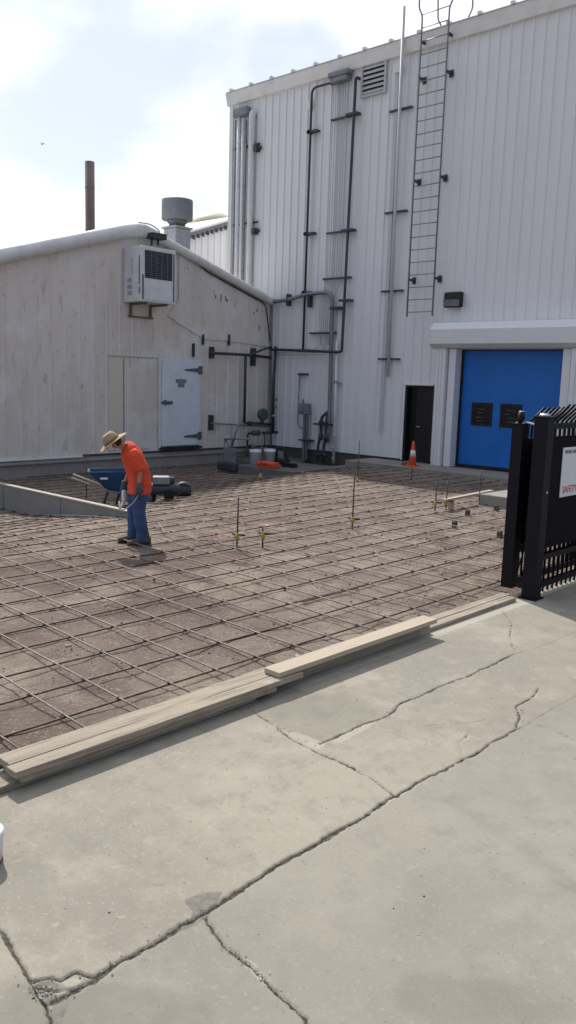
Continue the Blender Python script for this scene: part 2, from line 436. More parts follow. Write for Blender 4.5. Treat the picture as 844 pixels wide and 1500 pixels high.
co_[m0:] = [(AX0, -60, 0), (60, -60, 0), (60, AY0, 0), (AX0, AY0, 0), (AX1, AY0, 0), (60, AY1, 0), (AX1, AY1, 0), (AX0, AY1, 0), (60, 19.62, 0), (AX0, 19.62, 0), (AX0, -60, -.3), (AX0, 19.62, -.3)]
extra = np.array([[0, 1, 2, 3], [4, 2, 5, 6], [7, 5, 8, 9], [0, 10, 11, 9]]) + m0
allq = np.concatenate([quads, extra]).astype('i')
me = bpy.data.meshes.new('concrete_apron')
me.vertices.add(len(co_)); me.vertices.foreach_set('co', co_.ravel())
me.loops.add(allq.size); me.loops.foreach_set('vertex_index', allq.ravel())
me.polygons.add(len(allq)); me.polygons.foreach_set('loop_start', np.arange(0, allq.size, 4, dtype='i')); me.polygons.foreach_set('loop_total', np.full(len(allq), 4, 'i'))
me.polygons.foreach_set('use_smooth', np.ones(len(allq), bool))
for nm, A in (('crack', catt), ('patch', patt), ('dark', datt), ('pale', latt), ('tone', tatt), ('strip', satt)):
    at = me.attributes.new(nm, 'FLOAT', 'POINT'); v_ = np.zeros(len(co_), 'f'); v_[:m0] = A.ravel(); at.data.foreach_set('value', v_)
me.update(calc_edges=True)
m = MATS['concrete']; nt = m.node_tree; N, L = nt.nodes, nt.links; bsdf = N['Principled BSDF']
cur = bsdf.inputs['Base Color'].links[0].from_socket; tc = N.new('ShaderNodeTexCoord')
def edge_noise(sc_):
    n_ = N.new('ShaderNodeTexNoise'); n_.inputs['Scale'].default_value = sc_; n_.inputs['Detail'].default_value = 6; n_.inputs['Roughness'].default_value = .7; L.new(tc.outputs['Object'], n_.inputs['Vector']); return n_.outputs['Fac']
def blend(att, col, lo, hi, k, nscale, namp, cur, col2=None):
    at = N.new('ShaderNodeAttribute'); at.attribute_name = att
    nn_ = edge_noise(nscale)
    ma = N.new('ShaderNodeMath'); ma.operation = 'MULTIPLY_ADD'; L.new(nn_, ma.inputs[0]); ma.inputs[1].default_value = namp; L.new(at.outputs['Fac'], ma.inputs[2])
    # only where the attribute is present at all
    mr_ = N.new('ShaderNodeMapRange'); mr_.interpolation_type = 'SMOOTHSTEP'; mr_.inputs['From Min'].default_value = lo + namp * .5; mr_.inputs['From Max'].default_value = hi + namp * .5; mr_.inputs['To Max'].default_value = k
    L.new(ma.outputs[0], mr_.inputs['Value'])
    mx_ = N.new('ShaderNodeMixRGB'); L.new(mr_.outputs['Result'], mx_.inputs['Fac']); L.new(cur, mx_.inputs['Color1'])
    if col2:
        cr_ = N.new('ShaderNodeValToRGB'); cr_.color_ramp.elements[0].position = .4; cr_.color_ramp.elements[1].position = .62
        cr_.color_ramp.elements[0].color = lin(col); cr_.color_ramp.elements[1].color = lin(col2); L.new(edge_noise(nscale * .7), cr_.inputs['Fac']); L.new(cr_.outputs['Color'], mx_.inputs['Color2'])
    else: mx_.inputs['Color2'].default_value = lin(col)
    return mx_.outputs['Color']
cur = blend('tone', (.235, .222, .198), .3, .7, .38, 3, .1, cur)
cur = blend('dark', (.19, .178, .148), .25, .95, .50, 4, 1.3, cur)
cur = blend('strip', (.43, .405, .345), .45, .55, .7, 20, .1, cur)
cur = blend('pale', (.40, .372, .305), .35, .6, .6, 30, .8, cur)
cur = blend('patch', (.14, .13, .118), .38, .55, .9, 22, .7, cur, (.225, .21, .18))
cur = blend('crack', (.20, .185, .15), .16, .42, .6, 45, .45, cur, (.27, .25, .205))
cur = blend('crack', (.035, .031, .027), .46, .62, .95, 60, .35, cur, (.12, .11, .085))
L.new(cur, bsdf.inputs['Base Color'])
me.materials.append(m)
o = bpy.data.objects.new('concrete_apron', me); C.objects.link(o); struct(o)

# crumbs of broken concrete in the cracks + litter
mb = MB()
def rock(c, r, mi=0):
    t = bmesh.new(); bmesh.ops.create_icosphere(t, subdivisions=1, radius=r)
    q = random.random() * 50
    sx, sy, sz = random.uniform(.7, 1.3), random.uniform(.7, 1.3), random.uniform(.45, .8)
    for v in t.verts:
        v.co *= 1 + .5 * noise.noise(v.co / r + V((q, 0, 0))); v.co = V((v.co.x * sx, v.co.y * sy, v.co.z * sz)) + V(c)
    mb.merge(t, mi)
def scatter_line(px, n, w, r0, r1):
    pts = [onz(*p) for p in px]
    for _ in range(n):
        i = random.randrange(len(pts) - 1); p = pts[i].lerp(pts[i + 1], random.random())
        r = random.uniform(r0, r1)
        rock((p.x + random.gauss(0, w), p.y + random.gauss(0, w), r * .3 + .004), r)
scatter_line([(50, 1440), (62, 1468), (70, 1445)], 60, .018, .002, .006)
scatter_line([(330, 1385), (400, 1450)], 45, .016, .002, .005)
scatter_line([(75, 1466), (300, 1336)], 30, .02, .002, .005)
scatter_line([(470, 1090), (430, 1083), (400, 1060)], 30, .03, .002, .005)
scatter_line([(560, 1052), (590, 1030)], 20, .02, .002, .005)
scatter_line([(755, 1050), (765, 1035)], 16, .02, .002, .006)
for _ in range(420):
    x = random.uniform(-3.9, 1.5); y = random.uniform(.8, 8)
    r = random.uniform(.0015, .005); rock((x, y, r * .3), r, 1 if random.random() < .35 else 0)
tag(obj('loose_grit', mb, ['pebble', 'mortar_dark'], origin=(0, 0, 0)), 'crumbs of broken concrete and grit lying on the apron and in its cracks', 'grit', kind='stuff')

# pebbles over the dirt
mb = MB()
for _ in range(5200):
    t = random.random() ** 1.6
    x = -4.12 - t * 11; y = random.uniform(.5, 16)
    if noise.noise(V((x * .8, y * .8, 5))) < random.uniform(-.45, .35): continue
    r = random.uniform(.004, .013) if random.random() < .93 else random.uniform(.013, .026)
    rock((x, y, gz(x, y) + .012 + r * .2), r, 1 if random.random() < .3 else 0)
tag(obj('gravel', mb, ['pebble', 'mortar_dark'], origin=(0, 0, 0)), 'small pale stones and clods scattered over the brown dirt', 'gravel', kind='stuff')

# pad in front of the doors
mb = MB(); mb.box((-14.9, 18.35, -.4), (-4.06, 19.66, -.035), bev=.012)
struct(obj('door_slab', mb, 'old_concrete', origin=(0, 0, 0)))

# ================================================================== TALL WHITE BUILDING
ZT = 11.32
XL, XR = -21.4, 4.0
tall = thing('metal_building', 'tall white ribbed metal building with blue roll-up door and roof ladder', 'building', (-12, YF, 0))
def pf(s, d, z): return V((s, YF - d, z))
PD = (F(593, 561).x, F(637, 562).x, 2.13)      # person door opening x0,x1,z
PD = (-13.87, -12.93, 2.13)
BD = (-12.15, -9.08, 3.12)                      # blue door opening
mb = MB(); z0 = lambda s: .0
def zc(z): return lambda s: z
ribbed(mb, XL, PD[0], zc(.02), zc(ZT), pf)
ribbed(mb, PD[0], PD[1], zc(PD[2]), zc(ZT), pf)
ribbed(mb, PD[1], BD[0], zc(.02), zc(ZT), pf)
ribbed(mb, BD[0], BD[1], zc(BD[2]), zc(ZT), pf)
ribbed(mb, BD[1], XR, zc(.02), zc(ZT), pf)
# rear and side walls, inside faces
ribbed(mb, YF, 40, zc(.02), zc(ZT), lambda s, d, z: V((XL - d, s, z)))
ribbed(mb, YF, 40, zc(.02), zc(ZT), lambda s, d, z: V((XR + d, s, z)))
obj('wall', mb, 'siding', tall)
mb = MB()
mb.box((XL + .02, YF + .05, -.55), (PD[0], YF + .35, .02)); mb.box((BD[1], YF + .05, -.55), (XR, YF + .35, .02))
mb.box((PD[0], YF + .05, -.55), (BD[1], YF + .35, -.012))
obj('footing', mb, 'mortar_dark', tall)
# interior box behind openings so that no light leaks in
mb = MB()
mb.box((XL + .1, YF + .6, .0), (XR - .1, YF + .62, ZT - .1)); mb.box((XL + .1, YF + .3, ZT - .12), (XR, 39.9, ZT - .08))
obj('inner_lining', mb, 'black_rubber', tall)
# roof and eave trim
mb = MB()
prof = lambda x: [(x, YF + .02, ZT - .34), (x, YF - .10, ZT - .32), (x, YF - .16, ZT - .02), (x, YF - .18, ZT + .03), (x, YF + .02, ZT + .05)]
mb.extrude_profile(None, [prof(XL - .12), prof(XR)])
# rib ends standing above the trim
x = XL + .15
while x < XR:
    mb.box((x - .05, YF - .22, ZT + .052), (x + .05, YF + .3, ZT + .13)); x += .915
obj('eave_trim', mb, 'white_trim', tall)
mb = MB()
mb.extrude_profile(None, [[(XL - .12, YF - .17, ZT + .053), (XL - .12, YF - .17, ZT + .075), (XL - .12, 40, ZT + 1.1), (XL - .12, 40, ZT + 1.05)],
                          [(XR, YF - .17, ZT + .053), (XR, YF - .17, ZT + .075), (XR, 40, ZT + 1.1), (XR, 40, ZT + 1.05)]])
obj('roof', mb, 'white_trim', tall)
mb = MB(); mb.box((XL - .045, YF - .045, .02), (XL + .12, YF + .0, ZT - .3)); obj('corner_trim', mb, 'white_trim', tall)
# louvre
lx0, lx1, lz0, lz1 = -15.88, -15.09, 10.21, 11.02
lv = MB()
for a, b in (((lx0 - .05, lz0 - .05), (lx1 + .05, lz0 + .01)), ((lx0 - .05, lz1 - .01), (lx1 + .05, lz1 + .05)), ((lx0 - .05, lz0 + .01), (lx0 + .01, lz1 - .01)), ((lx1 - .01, lz0 + .01), (lx1 + .05, lz1 - .01))):
    lv.box((a[0], YF - .09, a[1]), (b[0], YF - .0, b[1]))
lf = obj('louver_vent', lv, 'louver_grey', tall)
sb = MB()
for i in range(6):
    z = lz0 + .035 + i * .13
    sb.extrude_profile(None, [[(lx0 + .01, YF - .085, z), (lx0 + .01, YF - .04, z + .085), (lx0 + .01, YF - .032, z + .08), (lx0 + .01, YF - .077, z - .005)],
                              [(lx1 - .01, YF - .085, z), (lx1 - .01, YF - .04, z + .085), (lx1 - .01, YF - .032, z + .08), (lx1 - .01, YF - .077, z - .005)]])
obj('slats', sb, 'louver_grey', lf)
sb = MB(); sb.box((lx0 + .01, YF - .028, lz0 + .01), (lx1 - .01, YF - .036, lz1 - .01)); obj('backing', sb, 'ac_coil', lf)
# black person door
mb = MB()
mb.box((PD[0] + .0, YF - .03, -.02), (PD[0] + .07, YF + .12, PD[2])); mb.box((PD[1] - .07, YF - .03, -.02), (PD[1], YF + .12, PD[2])); mb.box((PD[0] + .07, YF - .03, PD[2] - .06), (PD[1] - .07, YF + .12, PD[2]))
dfr = obj('door_frame', mb, 'black_door', tall)
mb = MB(); mb.box((PD[0] + .36, YF + .03, 0), (PD[1] - .075, YF + .075, PD[2] - .065), bev=.004)
dr = obj('door', mb, 'black_door', tall)
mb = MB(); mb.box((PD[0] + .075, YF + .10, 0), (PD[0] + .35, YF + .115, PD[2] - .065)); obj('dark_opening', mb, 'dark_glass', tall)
mb = MB(); mb.tube([(PD[0] + .42, YF + .03, .98), (PD[0] + .42, YF - .03, .98), (PD[0] + .55, YF - .035, .975)], .011); obj('handle', mb, 'silver', dr)
# door edge trim white
mb = MB(); mb.box((PD[0] - .05, YF - .05, .0), (PD[0] - .002, YF, PD[2] + .05)); mb.box((PD[0] - .0, YF - .05, PD[2] + .002), (PD[1], YF, PD[2] + .05)); obj('door_trim', mb, 'white_trim', tall)
# blue roll-up door
mb = MB(); mb.box((BD[0] + .0, YF + .03, -.0), (BD[1], YF + .06, BD[2]))
bd = obj('roll_up_door', mb, 'blue_door', tall)
for nm in (0,):
    wn = []
    for (wx0, wx1) in ((-11.72, -11.10), (-10.87, -10.25)):
        w = MB()
        for (a, b) in (((wx0, 1.12), (wx1, 1.18)), ((wx0, 1.67), (wx1, 1.73)), ((wx0, 1.18), (wx0 + .06, 1.67)), ((wx1 - .06, 1.18), (wx1, 1.67))):
            w.box((a[0], YF + .012, a[1]), (b[0], YF + .028, b[1]))
        wo = obj('window', w, 'black_rubber', tall)
        g = MB(); g.box((wx0 + .06, YF + .018, 1.18), (wx1 - .06, YF + .026, 1.67)); obj('pane', g, 'dark_glass', wo)
        for k in range(4):   # thin strips painted over the pane to imitate reflections
            g = MB(); zz = 1.24 + k * .11 + random.uniform(-.02, .02); xx = wx0 + .12 + random.uniform(0, .12)
            g.box((xx, YF + .0145, zz), (xx + random.uniform(.12, .3), YF + .0175, zz + random.uniform(.008, .02)))
            obj('reflection_strip', g, 'hinge', wo)
mb = MB()
mb.box((BD[0], YF - .01, -.03), (BD[0] + .10, YF + .028, BD[2] - .01)); mb.box((BD[1] - .03, YF - .01, -.03), (BD[1], YF + .028, BD[2] - .01)); mb.box((BD[0] + .10, YF - .004, BD[2] - .03), (BD[1] - .10, YF + .028, BD[2]))
mb.box((BD[0] + .1, YF + .0, -.03), (BD[1] - .1, YF + .028, .06))
obj('door_seal', mb, 'black_rubber', tall)
for sx, sg in ((BD[0], 1), (BD[1], -1)):
    mb = MB()
    mb.box((sx - .50 * sg, YF - .40, -.03), (sx - .22 * sg, YF - .002, 3.13), bev=.01)
    mb.box((sx - .17 * sg, YF - .30, -.03), (sx + .04 * sg, YF - .003, 3.13), bev=.01)
    mb.box((sx - .215 * sg, YF - .22, -.03), (sx - .175 * sg, YF - .004, 3.12))
    for k in range(2): mb.box((sx - (.45 - .10 * k) * sg, YF - .42, .0), (sx - (.42 - .10 * k) * sg, YF - .402, 3.12))
    obj('door_jamb', mb, 'siding', tall)
# roll hood
hx0, hx1 = -12.80, -8.28
pr = lambda x: [(x, YF - .02, 3.14), (x, YF - .38, 3.14), (x, YF - .54, 3.25), (x, YF - .56, 3.62), (x, YF - .42, 3.80), (x, YF - .02, 3.84)]
mb = MB(); mb.extrude_profile(None, [pr(hx0), pr(hx1)])
for x in (hx0 - .02, hx1):
    mb.extrude_profile(None, [[(x, p[1] - (.012 if p[1] < YF - .1 else 0), p[2] + (.012 if p[2] > 3.5 else -.012)) for p in pr(0)], [(x + .02, p[1] - (.012 if p[1] < YF - .1 else 0), p[2] + (.012 if p[2] > 3.5 else -.012)) for p in pr(0)]])
obj('door_hood', mb, 'white_paint', tall)

# ------------------------------------------------------------------ wall light
wl = thing('wall_light', 'black square wall pack light mounted above the roll-up door hood', 'wall light', (-12.4, YF - .04, 4.2))
mb = MB(); mb.box((-12.66, YF - .20, 4.22), (-12.14, YF - .036, 4.62), bev=.03); obj('housing', mb, 'tool_black', wl)
mb = MB(); mb.extrude_profile(None, [[(-12.62, YF - .204, 4.25), (-12.62, YF - .30, 4.40), (-12.62, YF - .204, 4.42)], [(-12.18, YF - .204, 4.25), (-12.18, YF - .30, 4.40), (-12.18, YF - .204, 4.42)]]); obj('lens', mb, 'vent_grey', wl)

# ------------------------------------------------------------------ roof ladder
ld = thing('roof_ladder', 'long steel ladder fixed to the tall white wall and rising over its eave', 'ladder', (-13.4, YF - .3, 4.05))
la, lb, ly = -13.76, -12.93, YF - .30
for x, sg in ((la, -1), (lb, 1)):
    mb = MB(); mb.tube(bend([(x, ly, 4.0), (x, ly, 11.72), (x + .12 * sg, ly, 11.95), (x + .12 * sg, ly, 13.0), (x + .12 * sg, ly + .8, 13.0), (x + .12 * sg, ly + .9, 11.95), (x, ly + .9, 11.75), (x, ly + .9, 11.40)], .08), .022, 8)
    obj('rail', mb, 'steel_grey', ld)
z = 4.12
while z < 11.8:
    mb = MB(); mb.tube([(la, ly, z), (lb, ly, z)], .013, 6); obj('rung', mb, 'steel_grey', ld); z += .332
for z in (5.0, 7.6, 10.2, 11.1):
    for x, sg in ((la, 1), (lb, 1)):
        mb = MB(); mb.box((x - .03, ly, z - .03), (x + .03, YF - .03, z + .03)); mb.box((x - .06, YF - .055, z - .09), (x + .06, YF - .036, z + .09)); obj('bracket', mb, 'steel_dark', ld)

# ------------------------------------------------------------------ conduits and pipes on the tall wall
def bracket(parent, x0, x1, z, off=.05, h=.05):
    mb = MB(); mb.box((x0, YF - off - .05, z - h / 2), (x1, YF - .036, z + h / 2)); return obj('bracket', mb, 'steel_dark', parent)
def P(x, z, off): return V((x, YF - off, z))
# corner bundle
t = thing('downpipes', 'bundle of thick white insulated pipes at the left corner of the tall wall', 'pipe', (-20.6, YF - .1, 4))
mb = MB(); mb.box((-21.1, YF - .26, 10.52), (-20.42, YF - .036, 10.80), bev=.06); obj('hood', mb, 'steel_grey', t)
for x, r, zt, m in ((-20.86, .07, 10.5, 'white_pipe'), (-20.66, .055, 10.4, 'white_pipe'), (-20.53, .03, 10.3, 'steel_grey'), (-20.26, .10, 10.55, 'white_pipe')):
    mb = MB(); mb.tube(bend([P(x, 3.5, .16), P(x, zt, .16), P(x, zt, .0)] if x > -20.3 else [P(x, 3.5, .16), P(x, zt + .05, .16)], .12), r, 12)
    z = 4.3
    while z < 10.2: mb.tube([P(x, z, .16), P(x, z + .03, .16)], r + .008, 12); z += 1.35
    obj('pipe', mb, m, t)
mb = MB(); mb.box((-21.2, YF - .07, 3.5), (-21.0, YF - .036, 10.5)); mb.box((-21.14, YF - .10, 3.5), (-21.11, YF - .07, 10.5)); obj('flat_tray', mb, 'galvanised', t)
for z in (9.6, 7.2): bracket(t, -21.2, -20.0, z, .03)
for z in (9.45, 6.9):
    mb = MB(); mb.box((-20.12, YF - .2, z - .1), (-20.0, YF - .036, z + .1)); mb.box((-20.0, YF - .15, z - .03), (-19.9, YF - .05, z + .05)); obj('clamp', mb, 'steel_dark', t)
# dark pipe 1
t = thing('pipe_run', 'slim dark pipe with hooked top running down the tall wall left of the conduit bundle', 'pipe', (-17.75, YF - .1, 3.1))
rail([P(-17.03, 10.78, .0), P(-17.03, 10.78, .14), P(-17.74, 10.78, .14), P(-17.76, 3.05, .14)], .036, 'pipe', 'steel_dark', t, br=.2)
for z in (9.55, 6.6, 4.85):
    mb = MB(); mb.box((-17.86, YF - .2, z - .03), (-17.45, YF - .036, z + .03)); mb.box((-17.82, YF - .2, z - .06), (-17.70, YF - .08, z + .06)); obj('clamp', mb, 'steel_dark', t)
mb = MB(); mb.box((-17.90, YF - .12, 10.2), (-17.82, YF - .036, 10.45)); obj('junction_box', mb, 'white_paint', t)
# conduit bundle
t = thing('conduit_bundle', 'fan of thin grey conduits dropping from a small hood high on the tall wall', 'conduit', (-16.5, YF - .1, 3.0))
mb = MB(); mb.box((-17.02, YF - .30, 10.86), (-16.25, YF - .036, 11.02), bev=.05); mb.box((-16.95, YF - .27, 10.72), (-16.3, YF - .036, 10.86), bev=.03); obj('hood', mb, 'steel_grey', t)
for i in range(7):
    x = -16.92 + i * .09
    xb = -17.22 + i * .086
    k = 1 if i < 7 else 0
    zend = 3.25 - i * .0
    pts = [P(x, 10.75, .10), P(x + .01, 5.15, .10), P(xb + .05, 4.55, .10), P(xb + .05, 3.25, .10)]
    if i in (0, 2, 3):
        zb = 3.14 - .055 * (i)
        pts = pts[:-1] + [P(xb + .05, zb, .10), P(-19.1, zb, .10)]
    rail(pts, .0135, 'conduit', 'pipe_grey_paint', t, n=6, br=.18)
for x0_, x1_, z in ((-16.98, -15.95, 9.75), (-17.0, -15.95, 6.55), (-17.08, -16.0, 5.22), (-17.55, -16.5, 3.62)): bracket(t, x0_, x1_, z, .07)
# dark pipe 2
t = thing('pipe_run', 'dark pipe right of the conduit fan turning left across the lower tall wall', 'pipe', (-16.1, YF - .2, 3.0))
rail([P(-16.02, 10.72, .0), P(-16.02, 10.72, .2), P(-16.12, 3.04, .22), P(-19.05, 3.12, .30)], .042, 'pipe', 'steel_dark', t, br=.10)
for z in (4.55, 9.75, 6.55):
    mb = MB(); mb.box((-16.3, YF - .26, z - .03), (-15.9, YF - .036, z + .03)); obj('clamp', mb, 'steel_dark', t)
# big grey pipe from corner
t = thing('pipe_run', 'thick grey pipe arching from the wall corner down into a valve cluster at the ground', 'pipe', (-16.7, YF - .2, -.2))
rail([P(-19.2, 4.62, .16), P(-18.3, 4.68, .16), P(-17.7, 4.80, .16), P(-16.62, 4.83, .16), P(-16.56, .9, .16), P(-16.6, .3, .16)], .062, 'pipe', 'steel_grey', t, n=12, br=.35)
for x, z in ((-18.45, 4.68), (-17.55, 4.6)):
    mb = MB(); mb.box((x - .03, YF - .22, z - .2), (x + .03, YF - .036, z + .16)); obj('hanger', mb, 'steel_dark', t)
mb = MB(); mb.box((-16.66, YF - .23, 4.3), (-16.25, YF - .036, 4.38)); obj('clamp', mb, 'steel_dark', t)
for x, z in ((-16.85, .55), (-16.62, .45)):
    mb = MB(); mb.tube(bend([P(-16.6, 1.25, .18), P(x, 1.05, .2), P(x, z, .2), P(x - .08, .15, .22), P(x - .05, -.32, .25)], .12), .045, 8)
    mb.tube([P(x, .55, .2), P(x, .35, .2)], .075, 10); mb.tube([P(x, .95, .2), P(x, .88, .2)], .08, 10); mb.tube([P(x, -.05, .23), P(x, -.12, .23)], .085, 10)
    obj('valve_branch', mb, 'steel_dark', t)
mb = MB(); mb.box((-17.1, YF - .3, .82), (-16.5, YF - .036, .87)); obj('support', mb, 'steel_dark', t)
t = thing('pipe_run', 'slim white pipe standing beside the thick grey pipe on the tall wall', 'pipe', (-16.35, YF - .15, -.3))
rail([P(-16.38, 3.4, .15), P(-16.33, -.32, .15)], .04, 'pipe', 'white_pipe', t, n=10)
mb = MB()
for z in (2.2, .55, .18, -.15): mb.tube([P(-16.36, z, .15), P(-16.36, z - .07, .15)], .055, 10)
mb.box((-16.5, YF - .12, 2.1), (-16.2, YF - .036, 2.14)); obj('coupling', mb, 'galvanised', t)
# conduit by ladder
t = thing('conduit_run', 'pale vertical conduit and flat tray beside the roof ladder reaching above the eave', 'conduit', (-14.5, YF - .1, 1))
rail([P(-14.43, 12.15, .22), P(-14.44, 2.35, .12)], .045, 'pipe', 'pipe_grey_paint', t, n=10)
mb = MB(); mb.box((-14.72, YF - .075, .75), (-14.60, YF - .036, 10.6), bev=.01); obj('flat_tray', mb, 'pipe_grey_paint', t)
mb = MB(); mb.box((-14.72, YF - .16, 10.55), (-14.52, YF - .036, 10.78), bev=.01); obj('junction_box', mb, 'white_paint', t)
for z in (9.6, 6.9, 4.75, 2.85): bracket(t, -14.85, -14.1, z, .06, .05)
# electric box on post
t = thing('electrical_box', 'grey electrical box on a post against the tall wall with looping conduit', 'electrical box', (-17.5, YF - .25, -.3))
mb = MB(); mb.box((-17.72, YF - .32, 1.12), (-17.30, YF - .18, 1.46), bev=.015); mb.box((-17.66, YF - .38, 1.2), (-17.5, YF - .322, 1.36), bev=.01); mb.tube([P(-17.58, 1.46, .25), P(-17.58, 1.6, .25)], .03); obj('box', mb, 'vent_grey', t)
mb = MB(); mb.box((-17.56, YF - .26, -.3), (-17.47, YF - .17, 1.12)); mb.box((-17.44, YF - .24, -.3), (-17.39, YF - .18, 1.12)); obj('post', mb, 'steel_grey', t)
rail([P(-17.92, 2.35, .08), P(-17.92, .75, .12), P(-17.6, .62, .18), P(-17.55, 1.1, .22)], .02, 'conduit', 'steel_grey', t, br=.2)
mb = MB(); mb.box((-17.98, YF - .12, 2.33), (-17.58, YF - .036, 2.39)); obj('bracket', mb, 'steel_dark', t); mb = MB(); mb.box((-17.7, YF - .3, .28), (-17.25, YF - .036, .33)); obj('bracket', mb, 'steel_dark', t)

# ================================================================== LOW CREAM BUILDING
e_l, rdg, e_r = G(0, 376, .1), G(206, 335, .1), G(393, 440, .1)
sl = (rdg.z - e_l.z) / (rdg.y - e_l.y); sr = (rdg.z - e_r.z) / (e_r.y - rdg.y)
YL = 7.0
def roofz(y): return rdg.z - (sl * (rdg.y - y) if y < rdg.y else sr * (y - rdg.y))
low = thing('gable_building', 'low cream metal building with a gable end and rounded white roof edge', 'building', (XG, 13, -.5))
DY0, DY1, DZ0, DZ1 = 15.16, 16.58, .14, 2.60
def pg(s, d, z): return V((XG + d, s, z))
mb = MB()
ribbed(mb, YL, rdg.y, zc(.02), roofz, pg, pitch=.43, depth=.022, wtop=.05, wbase=.10, minor=False)
ribbed(mb, rdg.y, YF - .04, zc(.02), roofz, pg, pitch=.43, depth=.022, wtop=.05, wbase=.10, minor=False, phase=.2)
obj('wall', mb, 'cream_siding', low)
mb = MB()   # solid body behind the siding, side wall and the rest
zb = -.5
for (ya, yb) in ((YL, rdg.y), (rdg.y, YF - .05)):
    mb.extrude_profile(None, [[(XG - .06, ya, zb), (XG - .06, yb, zb), (XG - .06, yb, roofz(yb) - .04), (XG - .06, ya, roofz(ya) - .04)],
                              [(XG - 11, ya, zb), (XG - 11, yb, zb), (XG - 11, yb, roofz(yb) - .04), (XG - 11, ya, roofz(ya) - .04)]])
obj('body', mb, 'cream_siding', low)
mb = MB()
for (ya, yb) in ((YL - .25, rdg.y), (rdg.y, YF - .06)):
    mb.extrude_profile(None, [[(XG + .12, ya, roofz(ya)), (XG + .12, yb, roofz(yb)), (XG + .12, yb, roofz(yb) + .06), (XG + .12, ya, roofz(ya) + .06)],
                              [(XG - 11, ya, roofz(ya)), (XG - 11, yb, roofz(yb)), (XG - 11, yb, roofz(yb) + .06), (XG - 11, ya, roofz(ya) + .06)]])
obj('roof', mb, 'white_trim', low)
mb = MB()   # thick rounded trim along the rake
pts = []
n = 60
for i in range(n + 1):
    y = YL - .25 + (YF - .12 - (YL - .25)) * i / n
    z = roofz(y) + .02
    if abs(y - rdg.y) < .5: z -= .5 * sl * (1 - abs(y - rdg.y) / .5) * .35
    pts.append(V((XG + .14, y, z)))
rs = [.185 - .065 * sstep((p.y - rdg.y) / 1.0) + .008 * noise.noise(V((0, p.y * 1.5, 0))) for p in pts]
mb.tube(pts, rs, 14)
mb.box((XG + .022, YL, roofz(YL) - .3), (XG + .05, YL + .1, roofz(YL)))
obj('rake_trim', mb, 'white_trim', low)
mb = MB()
mb.box((XG - .02, YL, -.75), (XG + .07, YF - .04, -.16)); mb.box((XG - .02, YL, -.16), (XG + .14, YF - .04, -.10), bev=.01)
mb.box((XG - .02, YL, -.10), (XG + .045, YF - .05, .018))
obj('footing', mb, 'curb', low)
mb = MB(); mb.box((XG + .028, YL, -.03), (XG + .052, 12.5, .06)); mb.box((XG + .05, YL, -.05), (XG + .09, 12.5, -.032)); obj('skirt_board', mb, 'white_trim', low)
# dark flashing gap under siding
mb = MB(); mb.box((XG + .047, 12.5, -.035), (XG + .062, YF - .05, .014)); obj('flashing', mb, 'steel_dark', low)
# yellowed replacement panels left of the door, seams
mb = MB()
mb.box((XG + .024, 13.36, .10), (XG + .0265, 13.84, 2.66)); obj('patch_panel', mb, 'patch_siding', low)
mb = MB(); mb.box((XG + .024, 13.88, .10), (XG + .0265, DY0 - .28, 2.64)); obj('patch_panel', mb, 'cream_siding', low)
mb = MB(); mb.box((XG + .036, 13.848, .10), (XG + .042, 13.862, 2.6)); obj('seam', mb, 'steel_grey', low)
mb = MB(); mb.box((XG + .03, 13.3, 2.668), (XG + .042, DY1 + .1, 2.680)); obj('seam', mb, 'steel_grey', low)
# large flat repair sheet right of the air conditioner
mb = MB()
q = [G(246, 462, .028), G(262, 474, .028), G(300, 497, .028), G(330, 499, .028), G(394, 508, .028), G(392, 452, .028), G(330, 412, .028), G(262, 372, .028), G(262, 440, .028)]
mb.extrude_profile(None, [q, [p + V((.006, 0, 0)) for p in q]])
obj('repair_sheet', mb, 'cream_siding', low)
mb = MB()
for px, py, l in ((316, 432, .10), (324, 431, .22), (331, 434, .14), (333, 438, .1), (377, 452, .1), (380, 476, .18), (276, 392, .05), (372, 458, .05)):
    p = G(px, py, .042); mb.box((p.x - .004, p.y - .02, p.z - l), (p.x, p.y + .02, p.z))
obj('scars', mb, 'hinge', low)
for px, y0_, y1_ in ((284, 503, 523), (298, 490, 505), (336, 490, 506)):
    a, b = G(px, y0_, .06), G(px, y1_, .06); mb = MB(); mb.box((XG + .02, a.y - .03, b.z), (XG + .08, a.y + .03, a.z)); obj('wall_bracket', mb, 'steel_dark', low)
# cold store door
mb = MB(); mb.box((XG + .02, DY0, DZ0), (XG + .13, DY1, DZ1), bev=.02); cd = obj('door', mb, 'cooler_door', low)
mb = MB(); mb.box((XG + .02, DY0 - .1, DZ0 - .05), (XG + .06, DY0 - .01, DZ1 + .08)); mb.box((XG + .02, DY1 + .01, DZ0 - .05), (XG + .06, DY1 + .1, DZ1 + .08)); mb.box((XG + .02, DY0 - .01, DZ1 + .01), (XG + .06, DY1 + .01, DZ1 + .08)); obj('door_frame', mb, 'white_paint', low)
mb = MB(); mb.box((XG + .02, DY0 - .05, DZ0 - .09), (XG + .2, DY1 + .05, DZ0 - .03)); obj('sill', mb, 'tool_black', low)
for z in (2.38, .42):
    mb = MB(); mb.extrude_profile(None, [[(XG + .131, DY1 - .62, z + .01), (XG + .131, DY1 - .1, z + .06), (XG + .131, DY1 - .1, z - .06), (XG + .131, DY1 - .62, z - .03)], [(XG + .15, DY1 - .62, z + .01), (XG + .16, DY1 - .1, z + .06), (XG + .16, DY1 - .1, z - .06), (XG + .15, DY1 - .62, z - .03)]])
    mb.box((XG + .1315, DY1 - .099, z - .12), (XG + .18, DY1 + .04, z + .12), bev=.015); obj('hinge', mb, 'hinge', cd)
mb = MB(); mb.lathe([(.0, 0), (.07, .0), (.075, .03), (.0, .05)], (XG + .132, DY0 + .06, 1.42), 14, mtx=Matrix.Rotation(R(90), 3, 'Y'))
